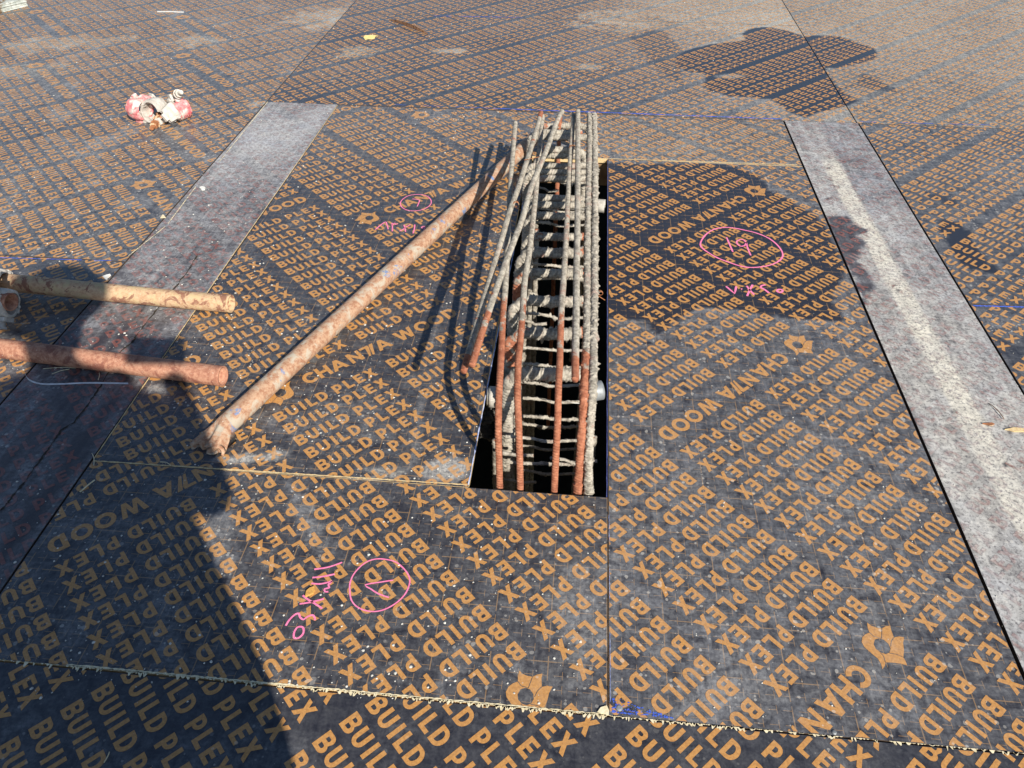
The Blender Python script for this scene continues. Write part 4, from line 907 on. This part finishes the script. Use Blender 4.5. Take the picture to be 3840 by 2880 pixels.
# raised screw-hole plugs on the near sheet (pairs of little rings)
# crack between the two left strips
sl_o = [o for o in col.objects if o.get('label','').startswith('left grey cement')][0]
cr_pts = [T(4,p)[0] for p in ((1275,0),(1215,100),(1140,200),(1025,340),(900,500),(855,560),(780,620),(660,830),(570,960),(480,1080),(400,1130),(330,1230),(250,1340),(150,1480),(60,1590),(0,1659))]
cp = [(x*S+rnd.uniform(-.001,.001), y*S) for x, y in cr_pts]
sp_ = []
for a, b in zip(cp[:-1], cp[1:]):
    for j in range(8): t = j/8; sp_.append((a[0]+(b[0]-a[0])*t+rnd.uniform(-.0018,.0018), a[1]+(b[1]-a[1])*t))
stroke('torn_crack', [sp_], .0038, simple('dark_crack', (.015,.012,.01), (.05,.035,.02), 90, .95), sl_o, z=.0012, jit=.8)

# ---------------------------------------------------------------- the photographer (behind the camera; throws the shadow at lower left)
def person():
    U = S
    J = {'pelvis':(-.03,-.33,.74),'waist':(-.03,-.34,.86),'chest':(-.02,-.34,1.05),'neck':(-.05,-.325,1.23),'chin':(-.045,-.31,1.29),'head':(-.04,-.30,1.36),
      'shR':(.130,-.335,1.13),'elR':(.175,-.29,.92),'wrR':(.045,-.10,.975),'haR':(.015,-.06,1.0),
      'shL':(-.165,-.335,1.13),'elL':(-.22,-.29,.92),'wrL':(-.10,-.10,.975),'haL':(-.075,-.06,1.0),
      'hiR':(.115,-.335,.66),'knR':(.065,-.31,.38),'anR':(.075,-.34,.06),'toR':(.08,-.20,.022),
      'hiL':(-.14,-.335,.66),'knL':(-.115,-.30,.38),'anL':(-.125,-.33,.06),'toL':(-.135,-.19,.022)}
    Rr = {'pelvis':.215,'waist':.215,'chest':.20,'neck':.052,'chin':.072,'head':.092,'shR':.068,'elR':.045,'wrR':.030,'haR':.034,'shL':.068,'elL':.045,'wrL':.030,'haL':.034,
      'hiR':.125,'knR':.062,'anR':.042,'toR':.035,'hiL':.110,'knL':.062,'anL':.042,'toL':.035}
    E = [('pelvis','waist'),('waist','chest'),('chest','neck'),('neck','chin'),('chin','head'),('chest','shR'),('shR','elR'),('elR','wrR'),('wrR','haR'),('chest','shL'),('shL','elL'),('elL','wrL'),('wrL','haL'),
      ('pelvis','hiR'),('hiR','knR'),('knR','anR'),('anR','toR'),('pelvis','hiL'),('hiL','knL'),('knL','anL'),('anL','toL')]
    names = list(J); me = bpy.data.meshes.new('person')
    me.from_pydata([tuple(c*U for c in J[n]) for n in names], [(names.index(a), names.index(b)) for a, b in E], [])
    o = bpy.data.objects.new('person', me); col.objects.link(o)
    m = o.modifiers.new('skin', 'SKIN'); o.modifiers.new('sub', 'SUBSURF').levels = 2; o.modifiers['sub'].render_levels = 2
    if not me.skin_vertices: pass
    for i, n in enumerate(names): me.skin_vertices[0].data[i].radius = (Rr[n], Rr[n]*(.62 if n in ('pelvis','waist','chest') else 1))
    me.skin_vertices[0].data[0].use_root = True
    me.materials.append(simple('dark_work_clothes', (.05,.06,.09), (.09,.10,.13), 40, .9))
    tag(o, 'person in dark work clothes standing behind the camera, holding a phone', 'person')
    bm = bmesh.new(); bmesh.ops.create_uvsphere(bm, u_segments=24, v_segments=12, radius=.135)
    for v in bm.verts:
        v.co.z *= .85; v.co.y *= 1.12
        if v.co.z < 0: v.co.z *= .12; v.co.x *= 1.12; v.co.y *= 1.12
    h = obj_bm('hard_hat', bm, simple('white_helmet', (.75,.75,.72), (.8,.8,.78), 20, .4), None, True); h.location = Vector((-.04,-.30,1.385))*U
    tag(h, 'hard hat worn by the photographer behind the camera', 'helmet')
    bm = bmesh.new(); box_bm(bm, Vector((0,0,0)), (.15,.072,.008)); bmesh.ops.bevel(bm, geom=bm.edges[:], offset=.003, segments=2, affect='EDGES')
    ph = obj_bm('phone', bm, simple('phone_black', (.02,.02,.02), (.03,.03,.03), 20, .3)); ph.matrix_world = camo.matrix_world @ Matrix.Translation((-.045,.012,.014)); tag(ph, 'dark phone held by the person taking the picture', 'phone')
    return o
person()
